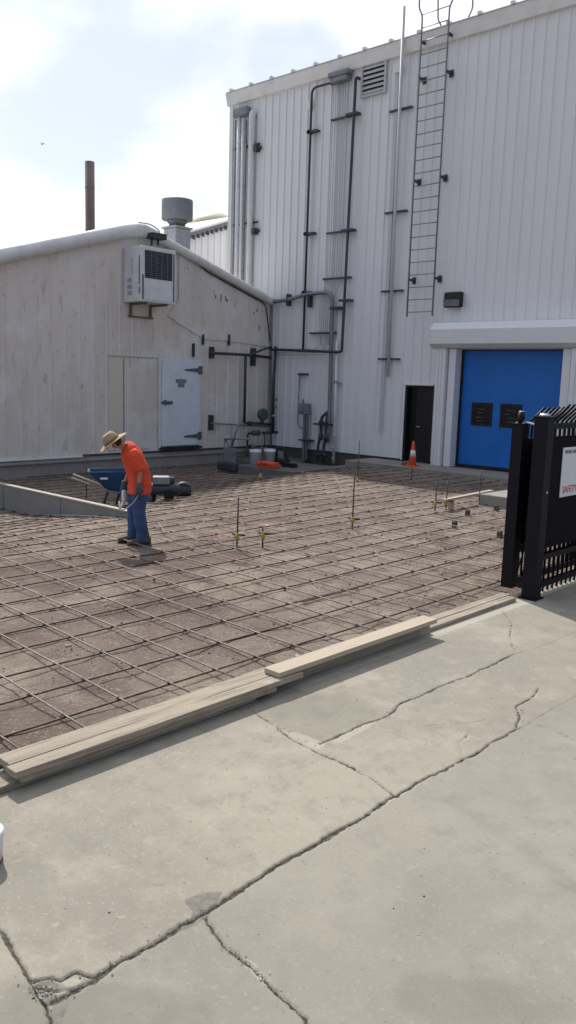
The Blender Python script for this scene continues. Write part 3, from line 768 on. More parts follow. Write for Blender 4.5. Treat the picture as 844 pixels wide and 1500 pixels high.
mb.box((XG + .135, DY0 - .08, 1.37), (XG + .19, DY0 + .34, 1.46), bev=.03); obj('latch', mb, 'hinge', cd)
mb = MB(); mb.box((XG + .1315, 15.62, 1.98), (XG + .138, 16.02, 2.10)); mb.box((XG + .1315, 15.70, 1.86), (XG + .137, 15.95, 1.975)); obj('notice', mb, 'vent_grey', cd)

# ------------------------------------------------------------------ air conditioner
acx = ony(207, 362, 13.85).x
a0 = ony(184, 362, 13.85); ybk = onx(258, 400, acx).y
zt_ = ony(207, 359, 13.85).z; zb_ = ony(207, 441, 13.85).z
ac = thing('air_conditioner', 'white boxy air conditioner hung high on the cream gable wall', 'air conditioner', (XG, 14.6, zb_))
mb = MB(); mb.box((XG + .03, 13.85, zb_), (acx, ybk, zt_), bev=.02); obj('casing', mb, 'ac_white', ac)
mb = MB(); mb.box((acx + .001, 13.97, zb_ + (zt_ - zb_) * .43), (acx + .012, ybk - .14, zt_ - .1)); gr = obj('grille', mb, 'ac_coil', ac)
mb = MB()
z = zb_ + (zt_ - zb_) * .43 + .03
while z < zt_ - .12: mb.box((acx + .012, 13.97, z), (acx + .02, ybk - .14, z + .008)); z += .055
for k in range(1, 5): y = 13.97 + (ybk - .14 - 13.97) * k / 5; mb.box((acx + .0205, y, zb_ + (zt_ - zb_) * .43), (acx + .026, y + .012, zt_ - .1))
obj('bars', mb, 'vent_grey', gr)
mb = MB(); mb.box((acx + .001, 13.97, zb_ + .06), (acx + .016, ybk - .14, zb_ + (zt_ - zb_) * .42), bev=.004); obj('front_panel', mb, 'ac_white', ac)
mb = MB(); mb.box((acx + .001, ybk - .10, zb_ + .06), (acx + .008, ybk - .06, zt_ - .1)); mb.box((acx + .001, 13.88, zb_ + .06), (acx + .008, 13.93, zb_ + .7)); obj('seam', mb, 'hinge', ac)
mb = MB()
for i in range(3):
    for k in range(4): mb.box((XG + .22 + (acx - XG - .3) * 0 + k * .0, 13.842, zb_ + .18 + i * .17 + k * .028), (XG + .42, 13.849, zb_ + .19 + i * .17 + k * .028))
mb.box((XG + .42, 13.842, zt_ - .75), (XG + .435, 13.849, zt_ - .3)); mb.box((acx - .1, 13.842, zt_ - 1.0), (acx - .05, 13.849, zt_ - .25)); mb.box((acx - .1, 13.842, zb_ + .2), (acx - .04, 13.849, zb_ + .38))
obj('side_vents', mb, 'vent_grey', ac)
mb = MB()
for y in (14.05, ybk - .3):
    mb.box((XG + .03, y, zb_ - .06), (acx - .05, y + .05, zb_ - .002)); mb.box((XG + .03, y, zb_ - .34), (XG + .08, y + .05, zb_ - .061))
mb.box((XG + .03, 14.0, zb_ - .38), (XG + .09, ybk - .2, zb_ - .341)); obj('mounting_frame', mb, 'stack_rust', ac)

# flood lamp near the ridge + its cable
lp = G(229, 349, .35)
t = thing('flood_light', 'small dark flood lamp under the gable peak above the air conditioner', 'lamp', tuple(lp))
mb = MB(); mb.box((lp.x - .18, lp.y - .24, lp.z - .03), (lp.x + .16, lp.y + .26, lp.z + .10), bev=.03); obj('head', mb, 'steel_dark', t)
mb = MB(); mb.box((lp.x - .2, lp.y - .27, lp.z + .102), (lp.x + .18, lp.y + .29, lp.z + .125), bev=.01); obj('lid', mb, 'galvanised', t)
mb = MB(); mb.tube([(lp.x - .05, lp.y - .12, lp.z - .03), (lp.x - .05, lp.y - .12, lp.z - .2)], .03); mb.tube([(lp.x - .05, lp.y + .1, lp.z - .03), (lp.x - .05, lp.y + .1, lp.z - .18)], .03); mb.tube([(XG + .05, lp.y, lp.z), (lp.x, lp.y, lp.z)], .025); obj('arm', mb, 'steel_dark', t)
mb = MB(); mb.tube(bend([G(203, 326, .34), G(220, 328, .36), G(233, 337, .36), G(236, 347, .32)], .15), .014, 6)
tag(obj('power_cable', mb, 'steel_dark'), 'thin black cable looping over the gable peak to the flood lamp', 'cable')
mb = MB(); mb.tube(bend([G(243, 357, .2), G(262, 364, .16), G(283, 378, .08), G(300, 396, .08), G(350, 424, .07), G(386, 443, .07), G(390, 450, .12), G(396, 500, .14)], .3), .02, 6)
tag(obj('power_cable', mb, 'steel_dark'), 'dark cable sagging under the right roof edge down to the corner pipes', 'cable')
mb = MB(); mb.tube([G(398, 436, .12), G(397, 520, .12), G(397, 690, .12)], .035, 8)
tag(obj('corner_pipe', mb, 'steel_grey'), 'straight grey pipe standing in the corner between the two buildings', 'pipe')

# ------------------------------------------------------------------ process piping on gable wall
t = thing('pipe_assembly', 'dark steel piping with green meter and valves in front of the gable wall corner', 'pipework', tuple(G(380, 680, .6)))
def Q(px, py, off): return G(px, py, off)
def pr_(pts, r, nm, m='steel_dark', br=.1): return rail(pts, r, nm, m, t, n=10, br=br)
pr_([Q(308, 517, .2), Q(366, 520, .2), Q(397, 524, .2)], .045, 'pipe')
pr_([Q(364, 521, .25), Q(385, 512, .25), Q(398, 508, .3)], .032, 'pipe')
pr_([Q(360, 519, .22), Q(358, 619, .22)], .045, 'pipe')
pr_([Q(404, 507, .45), Q(401, 560, .45), Q(400, 634, .45)], .05, 'pipe')
pr_([Q(310, 620, .2), Q(397, 625, .25)], .026, 'pipe', 'steel_grey')
pr_([Q(358, 619, .24), Q(402, 622, .35)], .042, 'pipe')
pr_([Q(385, 634, .4), Q(411, 633, .4)], .045, 'pipe')
pr_([Q(382, 634, .35), Q(363, 635, .35), Q(362, 653, .35), Q(372, 654, .35)], .035, 'pipe', br=.06)
pr_([Q(388, 636, .35), Q(388, 652, .35)], .02, 'pipe')
pr_([Q(362, 654, .35), Q(362, 676, .35)], .045, 'pipe')
for (px, a, b) in ((310, 508, 525), (309, 608, 630), (371, 510, 536)):
    p, q = Q(px, a, .1), Q(px, b, .1); mb = MB(); mb.box((XG + .02, p.y - .035, q.z), (XG + .2, p.y + .035, p.z)); obj('bracket', mb, 'steel_dark', t)
def cyl(px, py, off, r, l, m, nm, axis='Y'):
    p = Q(px, py, off); d = V((0, l / 2, 0)) if axis == 'Y' else V((l / 2, 0, 0)) if axis == 'X' else V((0, 0, l / 2))
    mb = MB(); mb.tube([p - d, p - d * .8, p + d * .8, p + d], [r * .7, r, r, r * .7], 16); return obj(nm, mb, m, t)
cyl(385, 607, .45, .19, .14, 'valve_green', 'meter', 'X')
cyl(384, 617, .4, .06, .1, 'valve_green', 'meter_neck', 'Z')
cyl(375, 634, .38, .09, .34, 'valve_green', 'valve_body')
cyl(366, 620, .3, .07, .12, 'steel_dark', 'valve')
cyl(370, 654, .35, .09, .16, 'steel_grey', 'valve')
cyl(402, 595, .45, .075, .1, 'steel_grey', 'valve', 'Z'); cyl(401, 609, .45, .07, .08, 'galvanised', 'coupling', 'Z'); cyl(404, 585, .5, .05, .12, 'steel_grey', 'coupling')
cyl(411, 633, .4, .07, .04, 'steel_dark', 'flange')
# grey support stand with shelf
st = ong(338, 693)
t2 = thing('pipe_stand', 'grey steel A-frame stand beside the concrete pump pad', 'stand', tuple(st))
def S(px, py): return ony(px, py, st.y)
for pts in ([(339, 695), (339, 624)], [(329, 643), (329, 690)], [(329, 643), (366, 643)], [(349, 622), (339, 656)], [(331, 645), (337, 658)]):
    p = [S(*q) for q in pts]; mb = MB(); mb.tube(p, .03, 6); obj('leg' if len(pts) == 2 and pts[0][0] == pts[1][0] else 'brace', mb, 'steel_grey', t2)
a, b = S(330, 655), S(345, 680); mb = MB(); mb.box((a.x, a.y - .04, b.z), (b.x, a.y + .02, a.z), bev=.01); obj('backboard', mb, 'steel_grey', t2)
a, b = S(321, 675), S(347, 692); mb = MB(); mb.box((a.x, a.y - .1, b.z), (b.x, a.y + .25, a.z), bev=.06); obj('pump_box', mb, 'steel_dark', t2)

# ================================================================== THINGS BEHIND
mb_ = thing('annex_building', 'pale ribbed annex with a sloping dark roof edge rising behind the gable', 'building', (-24, 21, 0))
A0, A1 = onx(255, 351, -24), onx(343, 325, -24)
k = (A1.z - A0.z) / (A1.y - A0.y)
az = lambda y: A0.z + k * (y - A0.y)
mb = MB(); ribbed(mb, 15.5, 23.5, zc(-.5), lambda s: az(s) - .05, lambda s, d, z: V((-24 + d, s, z)), pitch=.305); obj('wall', mb, 'siding', mb_)
mb = MB(); mb.extrude_profile(None, [[(-23.85, 15.2, az(15.2) - .12), (-23.85, 23.5, az(23.5) - .12), (-23.85, 23.5, az(23.5) + .10), (-23.85, 15.2, az(15.2) + .10)], [(-28, 15.2, az(15.2) - .12), (-28, 23.5, az(23.5) - .12), (-28, 23.5, az(23.5) + .1), (-28, 15.2, az(15.2) + .10)]]); obj('roof', mb, 'vent_grey', mb_)
mb = MB()
y = 15.3
while y < 23.4: mb.box((-23.84, y, az(y) - .16), (-23.80, y + .10, az(y) - .02)); y += .22
obj('drip_edge', mb, 'steel_dark', mb_)
mb = MB(); mb.extrude_profile(None, [[(-23.85, 15.2, az(15.2) + .102), (-23.85, 23.5, az(23.5) + .102), (-23.85, 23.5, az(23.5) + .18), (-23.85, 15.2, az(15.2) + .18)], [(-23.75, 15.2, az(15.2) + .102), (-23.75, 23.5, az(23.5) + .102), (-23.75, 23.5, az(23.5) + .18), (-23.75, 15.2, az(15.2) + .18)]]); obj('roof_trim', mb, 'white_trim', mb_)
# exhaust cowl
vx = -21.6
top, nk, bs = onx(260, 293, vx), onx(260, 323, vx), onx(260, 348, vx)
w = (onx(283, 305, vx).y - onx(238, 305, vx).y) / 2 * .79
t = thing('exhaust_cowl', 'grey drum-shaped exhaust cowl on a square curb behind the gable ridge', 'roof vent', tuple(bs))
c = V((vx, top.y, 0))
mb = MB(); mb.lathe([(w * .96, nk.z), (w, nk.z + .02), (w, top.z - .02), (w * .97, top.z), (w * .9, top.z - .03), (w * .88, nk.z + .06)], c, 28); obj('drum', mb, 'vent_grey', t)
mb = MB(); mb.lathe([(w * .52, bs.z + .25), (w * .52, nk.z - .1), (w * .62, nk.z - .09), (w * .62, nk.z - .03), (w * .5, nk.z + .1)], c, 24); obj('neck', mb, 'vent_grey', t)
mb = MB(); mb.box((vx - w * .62, c.y - w * .62, roofz(c.y) - .1), (vx + w * .62, c.y + w * .62, bs.z + .25), bev=.02); mb.box((vx - w * .72, c.y - w * .72, bs.z + .252), (vx + w * .72, c.y + w * .72, bs.z + .31), bev=.01); obj('curb', mb, 'galvanised', t)
# stack
sx = -26.0; s1, s2 = onx(131.5, 237, sx), onx(131.5, 345, sx)
mb = MB(); mb.lathe([(.165, -.5), (.165, s1.z), (.15, s1.z), (.15, s1.z - .3)], (sx, s1.y, 0), 20)
for z in (s1.z - .9, s1.z - 2.3): mb.tube([(sx, s1.y, z), (sx, s1.y, z + .05)], .17, 20)
tag(obj('smoke_stack', mb, 'stack_rust'), 'slim brown rusty stack rising behind the gable roof', 'chimney')
# pale dome behind annex
dc = onx(313, 335, -33)
mb = MB(); prof = [(1.3 * math.cos(a), .95 * math.sin(a)) for a in [i * math.pi / 2 / 8 for i in range(9)]]
mb.lathe([(1.3, -dc.z - .8)] + [(max(r, .01), z - .15) for r, z in prof], dc, 28)
tag(obj('tank_dome', mb, 'tarp_pale'), 'pale yellowish domed tank top showing above the annex roof', 'tank')
# bird
bp = CAM + ray(62, 211).normalized() * 58
mb = MB(); mb.tube([bp + V((-.10, 0, -.02)), bp, bp + V((.06, .05, .02)), bp + V((.11, .08, .02))], [.01, .035, .03, .008], 6)
mb.poly([bp + V((0, .02, .02)), bp + V((-.05, .15, .10)), bp + V((-.10, .13, .09)), bp + V((-.05, .0, .02))]); mb.poly([bp + V((0, -.02, .02)), bp + V((-.03, -.15, .09)), bp + V((-.09, -.12, .08)), bp + V((-.05, 0, .02))])
tag(obj('bird', mb, 'bird'), 'tiny dark bird flying in the sky above the stack', 'bird')

# ================================================================== REBAR MAT
mat_ = thing('rebar_mat', 'tied grid of rusty reinforcing bars lying over the brown dirt', 'rebar grid', (-11, 9, -.3))
xs = [-4.60, -5.08, -5.55, -6.05, -6.54, -6.98] + [-7.44 - .47 * i for i in range(26)]
ys = [1.05 + .445 * j for j in range(-2, 41)]
def bx_(y0_, x):      # y of a cross bar at x
    return y0_ + (x + 4.6) * -(.045 + .003 * max(0, y0_ - 2))
def wob(a, b, s): return .018 * noise.noise(V((a * .35, b * 3.1, s))) + .006 * noise.noise(V((a * 1.7, b, s + 5)))
PADS = [(-17.0, -14.7, 15.9, 19.7), (-16.8, 4, 18.35, 30)]
def blocked(x, y): return any(a < x < b and c < y < d for a, b, c, d in PADS)
for i, x in enumerate(xs):
    seg = []; segs = []
    y = -.4
    xo = random.gauss(0, .02); ang = random.gauss(0, .0018)
    while y < 19.6:
        xx = x + xo + ang * (y - 8) + wob(y, x, 1)
        if xx < XG + .12 or blocked(xx, y) or (abs(y - 8.0) < .0): 
            if len(seg) > 1: segs.append(seg)
            seg = []
        else: seg.append(V((xx, y, gz(xx, y) + .030 + .010 * noise.noise(V((y * .8, x, 2))))))
        y += .4
    if len(seg) > 1: segs.append(seg)
    mb = MB()
    for s in segs: mb.tube(s, .0082, 6)
    for yb in ys:      # wire ties at the crossings
        yy = bx_(yb, x)
        if any(s[0].y < yy < s[-1].y for s in segs) and random.random() < .8:
            xx = x + xo + ang * (yy - 8) + wob(yy, x, 1); zz = gz(xx, yy) + .040
            mb.tube([(xx - .014, yy - .014, zz - .014), (xx, yy, zz + .016), (xx + .014, yy + .014, zz - .012)], .0055, 4, mi=1)
    if segs: obj('bar', mb, ['rebar', 'tie_wire'], mat_)
for j, y0_ in enumerate(ys):
    x = -4.28 + random.uniform(-.12, .05); seg = []; segs = []
    sk = random.gauss(0, .002)
    while x > XG + .1:
        yy = bx_(y0_, x) + wob(x, y0_, 3) + sk * (x + 10)
        if yy > 19.55 or blocked(x, yy):
            if len(seg) > 1: segs.append(seg)
            seg = []
        else: seg.append(V((x, yy, gz(x, yy) + .047 + .010 * noise.noise(V((yy * .8, x, 2))))))
        x -= .4
    if len(seg) > 1: segs.append(seg)
    mb = MB()
    for s in segs: mb.tube(s, .0075, 6)
    if segs: obj('bar', mb, 'rebar_skylit', mat_)
# lap splices: short bars lying beside the long ones
for k in range(12):
    if k % 2:
        x = xs[random.randrange(2, 22)] + .025; y = random.uniform(2.5, 13)
        pts = [V((x + .004 * q, y + q * .3, gz(x, y + q * .3) + .032)) for q in range(4)]
    else:
        y0_ = ys[random.randrange(4, 30)]; x = random.uniform(-13, -6)
        pts = [V((x - q * .3, bx_(y0_, x - q * .3) + .03 + .012 * q, gz(x - q * .3, y0_) + .048)) for q in range(4)]
    mb = MB(); mb.tube(pts, .0085, 6); obj('splice_bar', mb, 'rebar', mat_)

# ------------------------------------------------------------------ dobie blocks
for (px, py), d in zip(((666, 770), (685, 753), (727, 746), (732, 785)), ('farthest left of the four near the gate', 'second from the left before the low block', 'nearest to the concrete block by the gate', 'touching the edge of the black gate')):
    p = ong(px, py, .03); mb = MB(); mb.box((p.x - .035, p.y - .035, gz(p.x, p.y)), (p.x + .035, p.y + .035, gz(p.x, p.y) + .10), bev=.008); mb.tube([(p.x - .05, p.y, gz(p.x, p.y) + .104), (p.x + .05, p.y, gz(p.x, p.y) + .11)], .006, 5)
    tag(obj('spacer_block', mb, 'mortar_dark'), 'small dark spacer block on the grid, ' + d, 'spacer block', 'spacer blocks near the gate')

# ------------------------------------------------------------------ stakes
stakes = [((347, 804), 728, 786, 'tall stake with yellow clip, right of the worker and left of a short stake'),
          ((385, 803), 771, 784, 'short stake with yellow clip in the middle of the grid'),
          ((516, 775), 692, 762, 'tallest lone stake with yellow clip below the pipes and right of centre'),
          ((524, 708), 645, 703, 'bare stake standing behind the tallest lone stake'),
          ((537, 672), 637, 0, 'dark stake against the tall wall near the slab end'),
          ((637, 752), 704, 738, 'left stake of the pair with yellow clips by the white board'),
          ((653, 748), 703, 736, 'right stake of the pair with yellow clips by the white board'),
          ((702, 738), 688, 0, 'thin stake beside the grey block before the blue door'),
          ((382, 708), 640, 697, 'stake with pale tag in front of the orange tool case'),
          ((250, 677), 627, 0, 'stake in front of the cold store door'),
          ((265, 681), 664, 0, 'short stake right under the cold store door sill'),
          ((273, 680), 667, 0, 'shortest stake just right of the cold store sill'),
          ((127, 731), 664, 0, 'stake left of the blue wheelbarrow'),
          ((2, 698), 646, 0, 'stake at the left picture edge before the cream wall'),
          ((439, 655), 630, 0, 'thin stake beside the electrical post'),
          ((603, 703), 684, 0, 'short stake below the traffic cone')]
for (b, yt, yc, lab) in stakes:
    p = ong(*b); top = ony(b[0], yt, p.y)
    t = thing('rebar_stake', 'rusty ' + lab, 'stake', tuple(p), 'upright rebar stakes')
    lean = random.uniform(-.015, .015)
    mb = MB(); mb.tube([p - V((0, 0, .05)), V((p.x + lean, p.y, top.z))], .011, 6); obj('rod', mb, 'rebar', t)
    if yc:
        c = ony(b[0], yc, p.y); c.x = p.x
        mb = MB(); mb.tube([c - V((0, 0, .05)), c + V((0, 0, .05))], .022, 8); mb.box((c.x - .055, c.y - .015, c.z - .03), (c.x + .03, c.y + .015, c.z + .01), bev=.006)
        obj('clip', mb, 'cap_yellow', t)
        mb = MB(); mb.tube([c + V((-.10, .0, .025)), c + V((.12, .03, .03))], .014, 6); obj('cross_peg', mb, 'tie_wire', t)

# ------------------------------------------------------------------ form wall at left
wy = 7.92
mb = MB()
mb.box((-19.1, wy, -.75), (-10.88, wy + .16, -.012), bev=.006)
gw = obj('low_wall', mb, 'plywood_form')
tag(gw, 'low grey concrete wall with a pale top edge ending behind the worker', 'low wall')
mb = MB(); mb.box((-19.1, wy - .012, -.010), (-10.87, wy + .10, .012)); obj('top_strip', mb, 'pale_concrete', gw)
mb = MB(); 
for x in (-12.95, -15.0): mb.box((x, wy - .012, -.6), (x + .03, wy - .001, -.014))
obj('joint_strip', mb, 'steel_grey', gw)

# ------------------------------------------------------------------ pump pad, buckets, cases
pp = onz(440, 704, -.5)
mb = MB(); mb.box((-17.0, 16.1, -.7), (-14.85, 18.2, -.24), bev=.02)
tag(obj('pump_pad', mb, 'dark_concrete'), 'low square concrete pad carrying buckets and tools near the corner', 'concrete pad')
mb = MB()
for k in range(3): mb.box((-14.84 + k * .13, 16.4 + k * .05, -.6), (-14.75 + k * .13, 16.5 + k * .05, -.24 - .02 * k), bev=.01)
tag(obj('form_scraps', mb, 'old_lumber'), 'short wooden form scraps leaning at the right end of the pump pad', 'wood scraps')
def bucket(px, py, z, h, r, lab, m='bucket_white'):
    p = onz(px, py, z); p = V((p.x, p.y, z))
    t = thing('bucket', lab, 'bucket', tuple(p))
    mb = MB(); mb.lathe([(r * .86, 0), (r * .99, h * .82), (r * 1.05, h * .83), (r * 1.05, h * .87), (r, h * .88), (r * 1.02, h), (r * .95, h), (r * .84, .02)], p, 22); obj('pail', mb, m, t)
    mb = MB(); mb.tube([p + V((r * 1.03 * math.cos(a), r * 1.03 * math.sin(a) * .9, h * .84 - .25 * h * math.sin(a) ** 2)) for a in [math.pi * i / 10 - math.pi for i in range(11)]], .005, 5); obj('handle', mb, 'galvanised', t)
    return p
bucket(374, 680, -.24, .42, .17, 'white plastic bucket on the pump pad, left of its twin')
bucket(395, 679, -.24, .42, .17, 'white plastic bucket on the pump pad, right beside the black bag')
p = onz(392, 685, -.24)
t = thing('tool_case', 'orange plastic tool case lying on the front of the pump pad', 'tool case', (p.x, p.y, -.24))
mb = MB(); mb.box((p.x - .33, p.y - .12, -.24), (p.x + .33, p.y + .14, -.08), bev=.03); obj('shell', mb, 'tool_orange', t)
mb = MB(); mb.box((p.x - .331, p.y - .122, -.17), (p.x + .331, p.y - .119, -.155)); mb.box((p.x - .06, p.y - .15, -.14), (p.x + .06, p.y - .122, -.12), bev=.008); obj('clasp', mb, 'tool_black', t)
p = onz(412, 680, -.24)
t = thing('tool_bag', 'open black tool bag with a stiff handle beside the white buckets', 'tool bag', (p.x, p.y, -.24))
mb = MB(); mb.box((p.x - .22, p.y - .12, -.238), (p.x + .24, p.y + .14, -.07), bev=.04); obj('body', mb, 'tool_black', t)
mb = MB(); mb.tube(bend([(p.x - .2, p.y, -.1), (p.x - .22, p.y, .2), (p.x + .12, p.y, .22), (p.x + .22, p.y, -.1)], .06), .025, 8); obj('handle', mb, 'tool_black', t)
mb = MB(); mb.box((p.x - .12, p.y - .02, -.08), (p.x + .08, p.y + .01, .14), bev=.01); obj('pouch', mb, 'vent_grey', t)
p = onz(424, 684, -.24)
mb = MB(); mb.box((p.x - .2, p.y - .12, -.238), (p.x + .22, p.y + .1, -.16), bev=.02, rot=Matrix.Rotation(.3, 3, 'Z')); mb.tube([(p.x - .1, p.y - .15, -.13), (p.x + .35, p.y - .1, -.13)], .03, 8)
tag(obj('power_tool', mb, 'tool_black'), 'flat black power tool at the right end of the pump pad', 'tool')
# sump cover and slab near box
mb = MB(); c = V((-18.2, 18.6, -.42)); mb.lathe([(.0, -.2), (1.15, -.2), (1.15, .1), (1.1, .13), (0.01, .14)], c, 32)
tag(obj('sump_cover', mb, 'mortar_dark'), 'round dark sump cover on the ground before the electrical post', 'manhole cover')

# white board and grey block by the gate
p, q = ong(650, 733, .2), ong(720, 719, .2)
mb = MB(); d = (q - p); ang = math.atan2(d.y, d.x)
mb.box((p.x, p.y - .05, p.z - .02), (p.x + d.length, p.y + .05, p.z + .02), rot=Matrix.Rotation(ang, 3, 'Z'), org=p)
for k in (.15, .85):
    c = p.lerp(q, k); mb.box((c.x - .04, c.y - .04, gz(c.x, c.y)), (c.x + .04, c.y + .04, p.z - .021))
tag(obj('wood_board', mb, 'new_lumber'), 'long pale board propped level before the blue door', 'board')
p = ong(703, 740)
mb = MB(); mb.box((p.x - .02, p.y - .0, gz(p.x, p.y) - .05), (p.x + 2.2, p.y + 1.1, gz(p.x, p.y) + .22), bev=.02)
tag(obj('equipment_pad', mb, 'old_concrete'), 'low grey concrete block between the gate and the blue door', 'concrete block')
z = gz(p.x, p.y) + .22
mb = MB(); mb.box((p.x + .35, p.y + .45, z + .001), (p.x + 1.5, p.y + .95, z + .03), bev=.008, rot=Matrix.Rotation(.12, 3, 'Z')); tag(obj('foam_sheet', mb, 'pale_concrete'), 'pale flat sheet lying on the grey block by the gate', 'sheet')

# ------------------------------------------------------------------ traffic cone
p = onz(604, 683, -.035)
t = thing('traffic_cone', 'orange traffic cone with white collar standing in front of the black door', 'traffic cone', tuple(p))
mb = MB(); mb.box((p.x - .15, p.y - .15, -.034), (p.x + .15, p.y + .15, .0), bev=.012); obj('base', mb, 'cone_orange', t)
mb = MB(); mb.lathe([(.11, .0), (.084, .24), (.058, .40), (.050, .48), (.026, .64), (.018, .65)], p + V((0, 0, .035)), 20); obj('cone', mb, 'cone_orange', t)
mb = MB(); mb.lathe([(.0855, .24), (.0595, .40)], p + V((0, 0, .035)), 20); obj('collar', mb, 'cone_white', t)
p = p + V((-.22, .05, 0)); mb = MB(); mb.box((p.x - .15, p.y - .05, -.034), (p.x + .0, p.y + .04, .05), bev=.02); tag(obj('brick', mb, 'rust'), 'small dark reddish brick beside the traffic cone', 'brick')

# ------------------------------------------------------------------ wheelbarrow
wp = ong(168, 742)
vd = V((wp.x, wp.y, 0)).normalized(); rt = V((vd.y, -vd.x, 0))     # rt = towards picture right
t = thing('wheelbarrow', 'blue wheelbarrow with dark frame parked behind the low wall and the worker', 'wheelbarrow', tuple(wp))
def W(r_, d_, z_): return wp + rt * r_ + vd * d_ + V((0, 0, z_))
mb = MB()
topo = [W(-.50, -.30, .70), W(.48, -.33, .72), W(.48, .33, .72), W(-.50, .30, .70)]
boto = [W(-.12, -.20, .34), W(.36, -.22, .30), W(.36, .22, .30), W(-.12, .20, .34)]
tp = [mb.bm.verts.new(v) for v in topo]; bt = [mb.bm.verts.new(v) for v in boto]
ti = [mb.bm.verts.new(v + (sum(topo, V()) / 4 - v) * .04) for v in topo]; bi = [mb.bm.verts.new(v + (sum(boto, V()) / 4 - v) * .04 + V((0, 0, .02))) for v in boto]
for i in range(4):
    j = (i + 1) % 4; mb.face([bt[i], bt[j], tp[j], tp[i]]); mb.face([tp[i], tp[j], ti[j], ti[i]]); mb.face([ti[i], ti[j], bi[j], bi[i]])
mb.face(bt[::-1]); mb.face(bi)
mb.tube(topo + [topo[0]], .014, 6)
obj('tray', mb, 'barrow_blue', t)
for s in (-.22, .22):
    mb = MB(); mb.tube([W(-.80, s * 1.3, .60), W(-.1, s, .33), W(.60, s * .4, .20)], .02, 6); obj('handle', mb, 'old_lumber' if s < 0 else 'new_lumber', t)
    mb = MB(); mb.tube(bend([W(-.12, s, .32), W(-.22, s, .0), W(.02, s, .0), W(.10, s, .3)], .05), .017, 6); obj('leg', mb, 'tool_black', t)
mb = MB(); wc = W(.62, 0, .19); ax = vd
n = 20
ring = [wc + (rt * math.cos(2 * math.pi * i / n) + V((0, 0, 1)) * math.sin(2 * math.pi * i / n)) * .145 for i in range(n + 1)]
mb.tube(ring, .045, 8); whl = obj('wheel', mb, 'black_rubber', t)
mb = MB(); mb.tube([wc - ax * .03, wc + ax * .03], .11, 16); mb.tube([wc - ax * .14, wc + ax * .14], .012, 6); obj('rim', mb, 'steel_grey', whl)
mb = MB(); a = W(-.36, -.283, .60); mb.box((0, 0, 0), (.01, .01, .01)); mb.bm.clear()
u = (topo[1] - topo[0]).normalized(); dn = (boto[0] - topo[0]).normalized(); nn = u.cross(dn).normalized()
o_ = topo[0] + u * .2 + (boto[0].lerp(boto[1], .5) - topo[0].lerp(topo[1], .5)) * .25 - vd * .012
mb.poly([o_, o_ + u * .14, o_ + u * .14 + V((0, 0, -.04)), o_ + V((0, 0, -.04))]); obj('decal', mb, 'cooler_door', t)

# ------------------------------------------------------------------ small machine behind the worker
cp = ong(240, 735); vd = V((cp.x, cp.y, 0)).normalized(); rt = V((vd.y, -vd.x, 0))
t = thing('air_compressor', 'small grey wheeled compressor on the grid behind the worker', 'compressor', tuple(cp))
def W(r_, d_, z_): return cp + rt * r_ + vd * d_ + V((0, 0, z_ + .07))
mb = MB(); mb.tube([W(-.28, 0, .18), W(-.24, 0, .18), W(.28, 0, .18), W(.32, 0, .18)], [.08, .12, .12, .08], 14); obj('tank', mb, 'steel_dark', t)
mb = MB(); c = W(-.05, 0, .36); mb.box(c - V((.17, .13, .08)), c + V((.17, .13, .08)), bev=.03, rot=Matrix.Rotation(math.atan2(rt.y, rt.x), 3, 'Z')); obj('motor', mb, 'steel_grey', t)
mb = MB(); mb.tube([W(.15, 0, .28), W(.15, 0, .42)], .06, 10); obj('pump_head', mb, 'steel_dark', t)
for s in (-.16, .16):
    mb = MB(); mb.tube([W(.1, s - .02, .08), W(.1, s + .02, .08)], .11, 16); obj('wheel', mb, 'black_rubber', t)
cp2 = ong(268, 729)
mb = MB(); mb.tube([cp2 + rt * -.16 + V((0, 0, .15)), cp2 + rt * .16 + V((0, 0, .15))], .14, 14); mb.tube([cp2 + vd * -.1 + V((0, 0, .15)), cp2 + vd * .1 + V((0, 0, .16))], .17, 14); mb.tube([cp2 + V((0, 0, .17)), cp2 - rt * .45 + V((0, 0, .14))], .02, 6)
tag(obj('wire_reel', mb, 'steel_dark'), 'dark wire reel on the grid right of the compressor', 'reel')

# ------------------------------------------------------------------ hose, strings
wpos = ong(208, 797)
def curve(px, z, r, name, m, lab, cat, br=.2):
    mb = MB(); mb.tube(bend([ong(*p[:2], dz=(p[2] if len(p) > 2 else z)) for p in px], br, 4), r, 6); return tag(obj(name, mb, m), lab, cat)
curve([(222, 768), (232, 765), (240, 778), (262, 786), (276, 784), (290, 792), (312, 790), (330, 798), (352, 800)], .085, .008, 'air_hose', 'steel_grey', 'grey hose trailing over the grid from the worker to the tall stake', 'hose')
mb = MB(); pts = []
for i in range(110):
    a = i * .37; p = ong(305 + i * .35 + 22 * math.cos(a) * (.6 + .4 * math.sin(i * .13)), 788 + 6.5 * math.sin(a) - .05 * i, .09); pts.append(p + V((0, 0, .02 * math.sin(i * .9))))
mb.tube(pts, .0028, 5); tag(obj('marking_string', mb, 'string_dull'), 'tangled pink marking string lying on the grid left of the tall stake', 'string')
curve([(345, 773), (372, 768), (400, 763), (428, 762), (410, 770), (380, 771)], .085, .0038, 'marking_string', 'string_pink', 'loose pink string stretched on the grid right behind the tall stake', 'string')
curve([(252, 678), (262, 692), (280, 696), (300, 690), (322, 684)], .09, .0038, 'marking_string', 'string_pink', 'faint red string on shaded dirt before the cold store door', 'string')

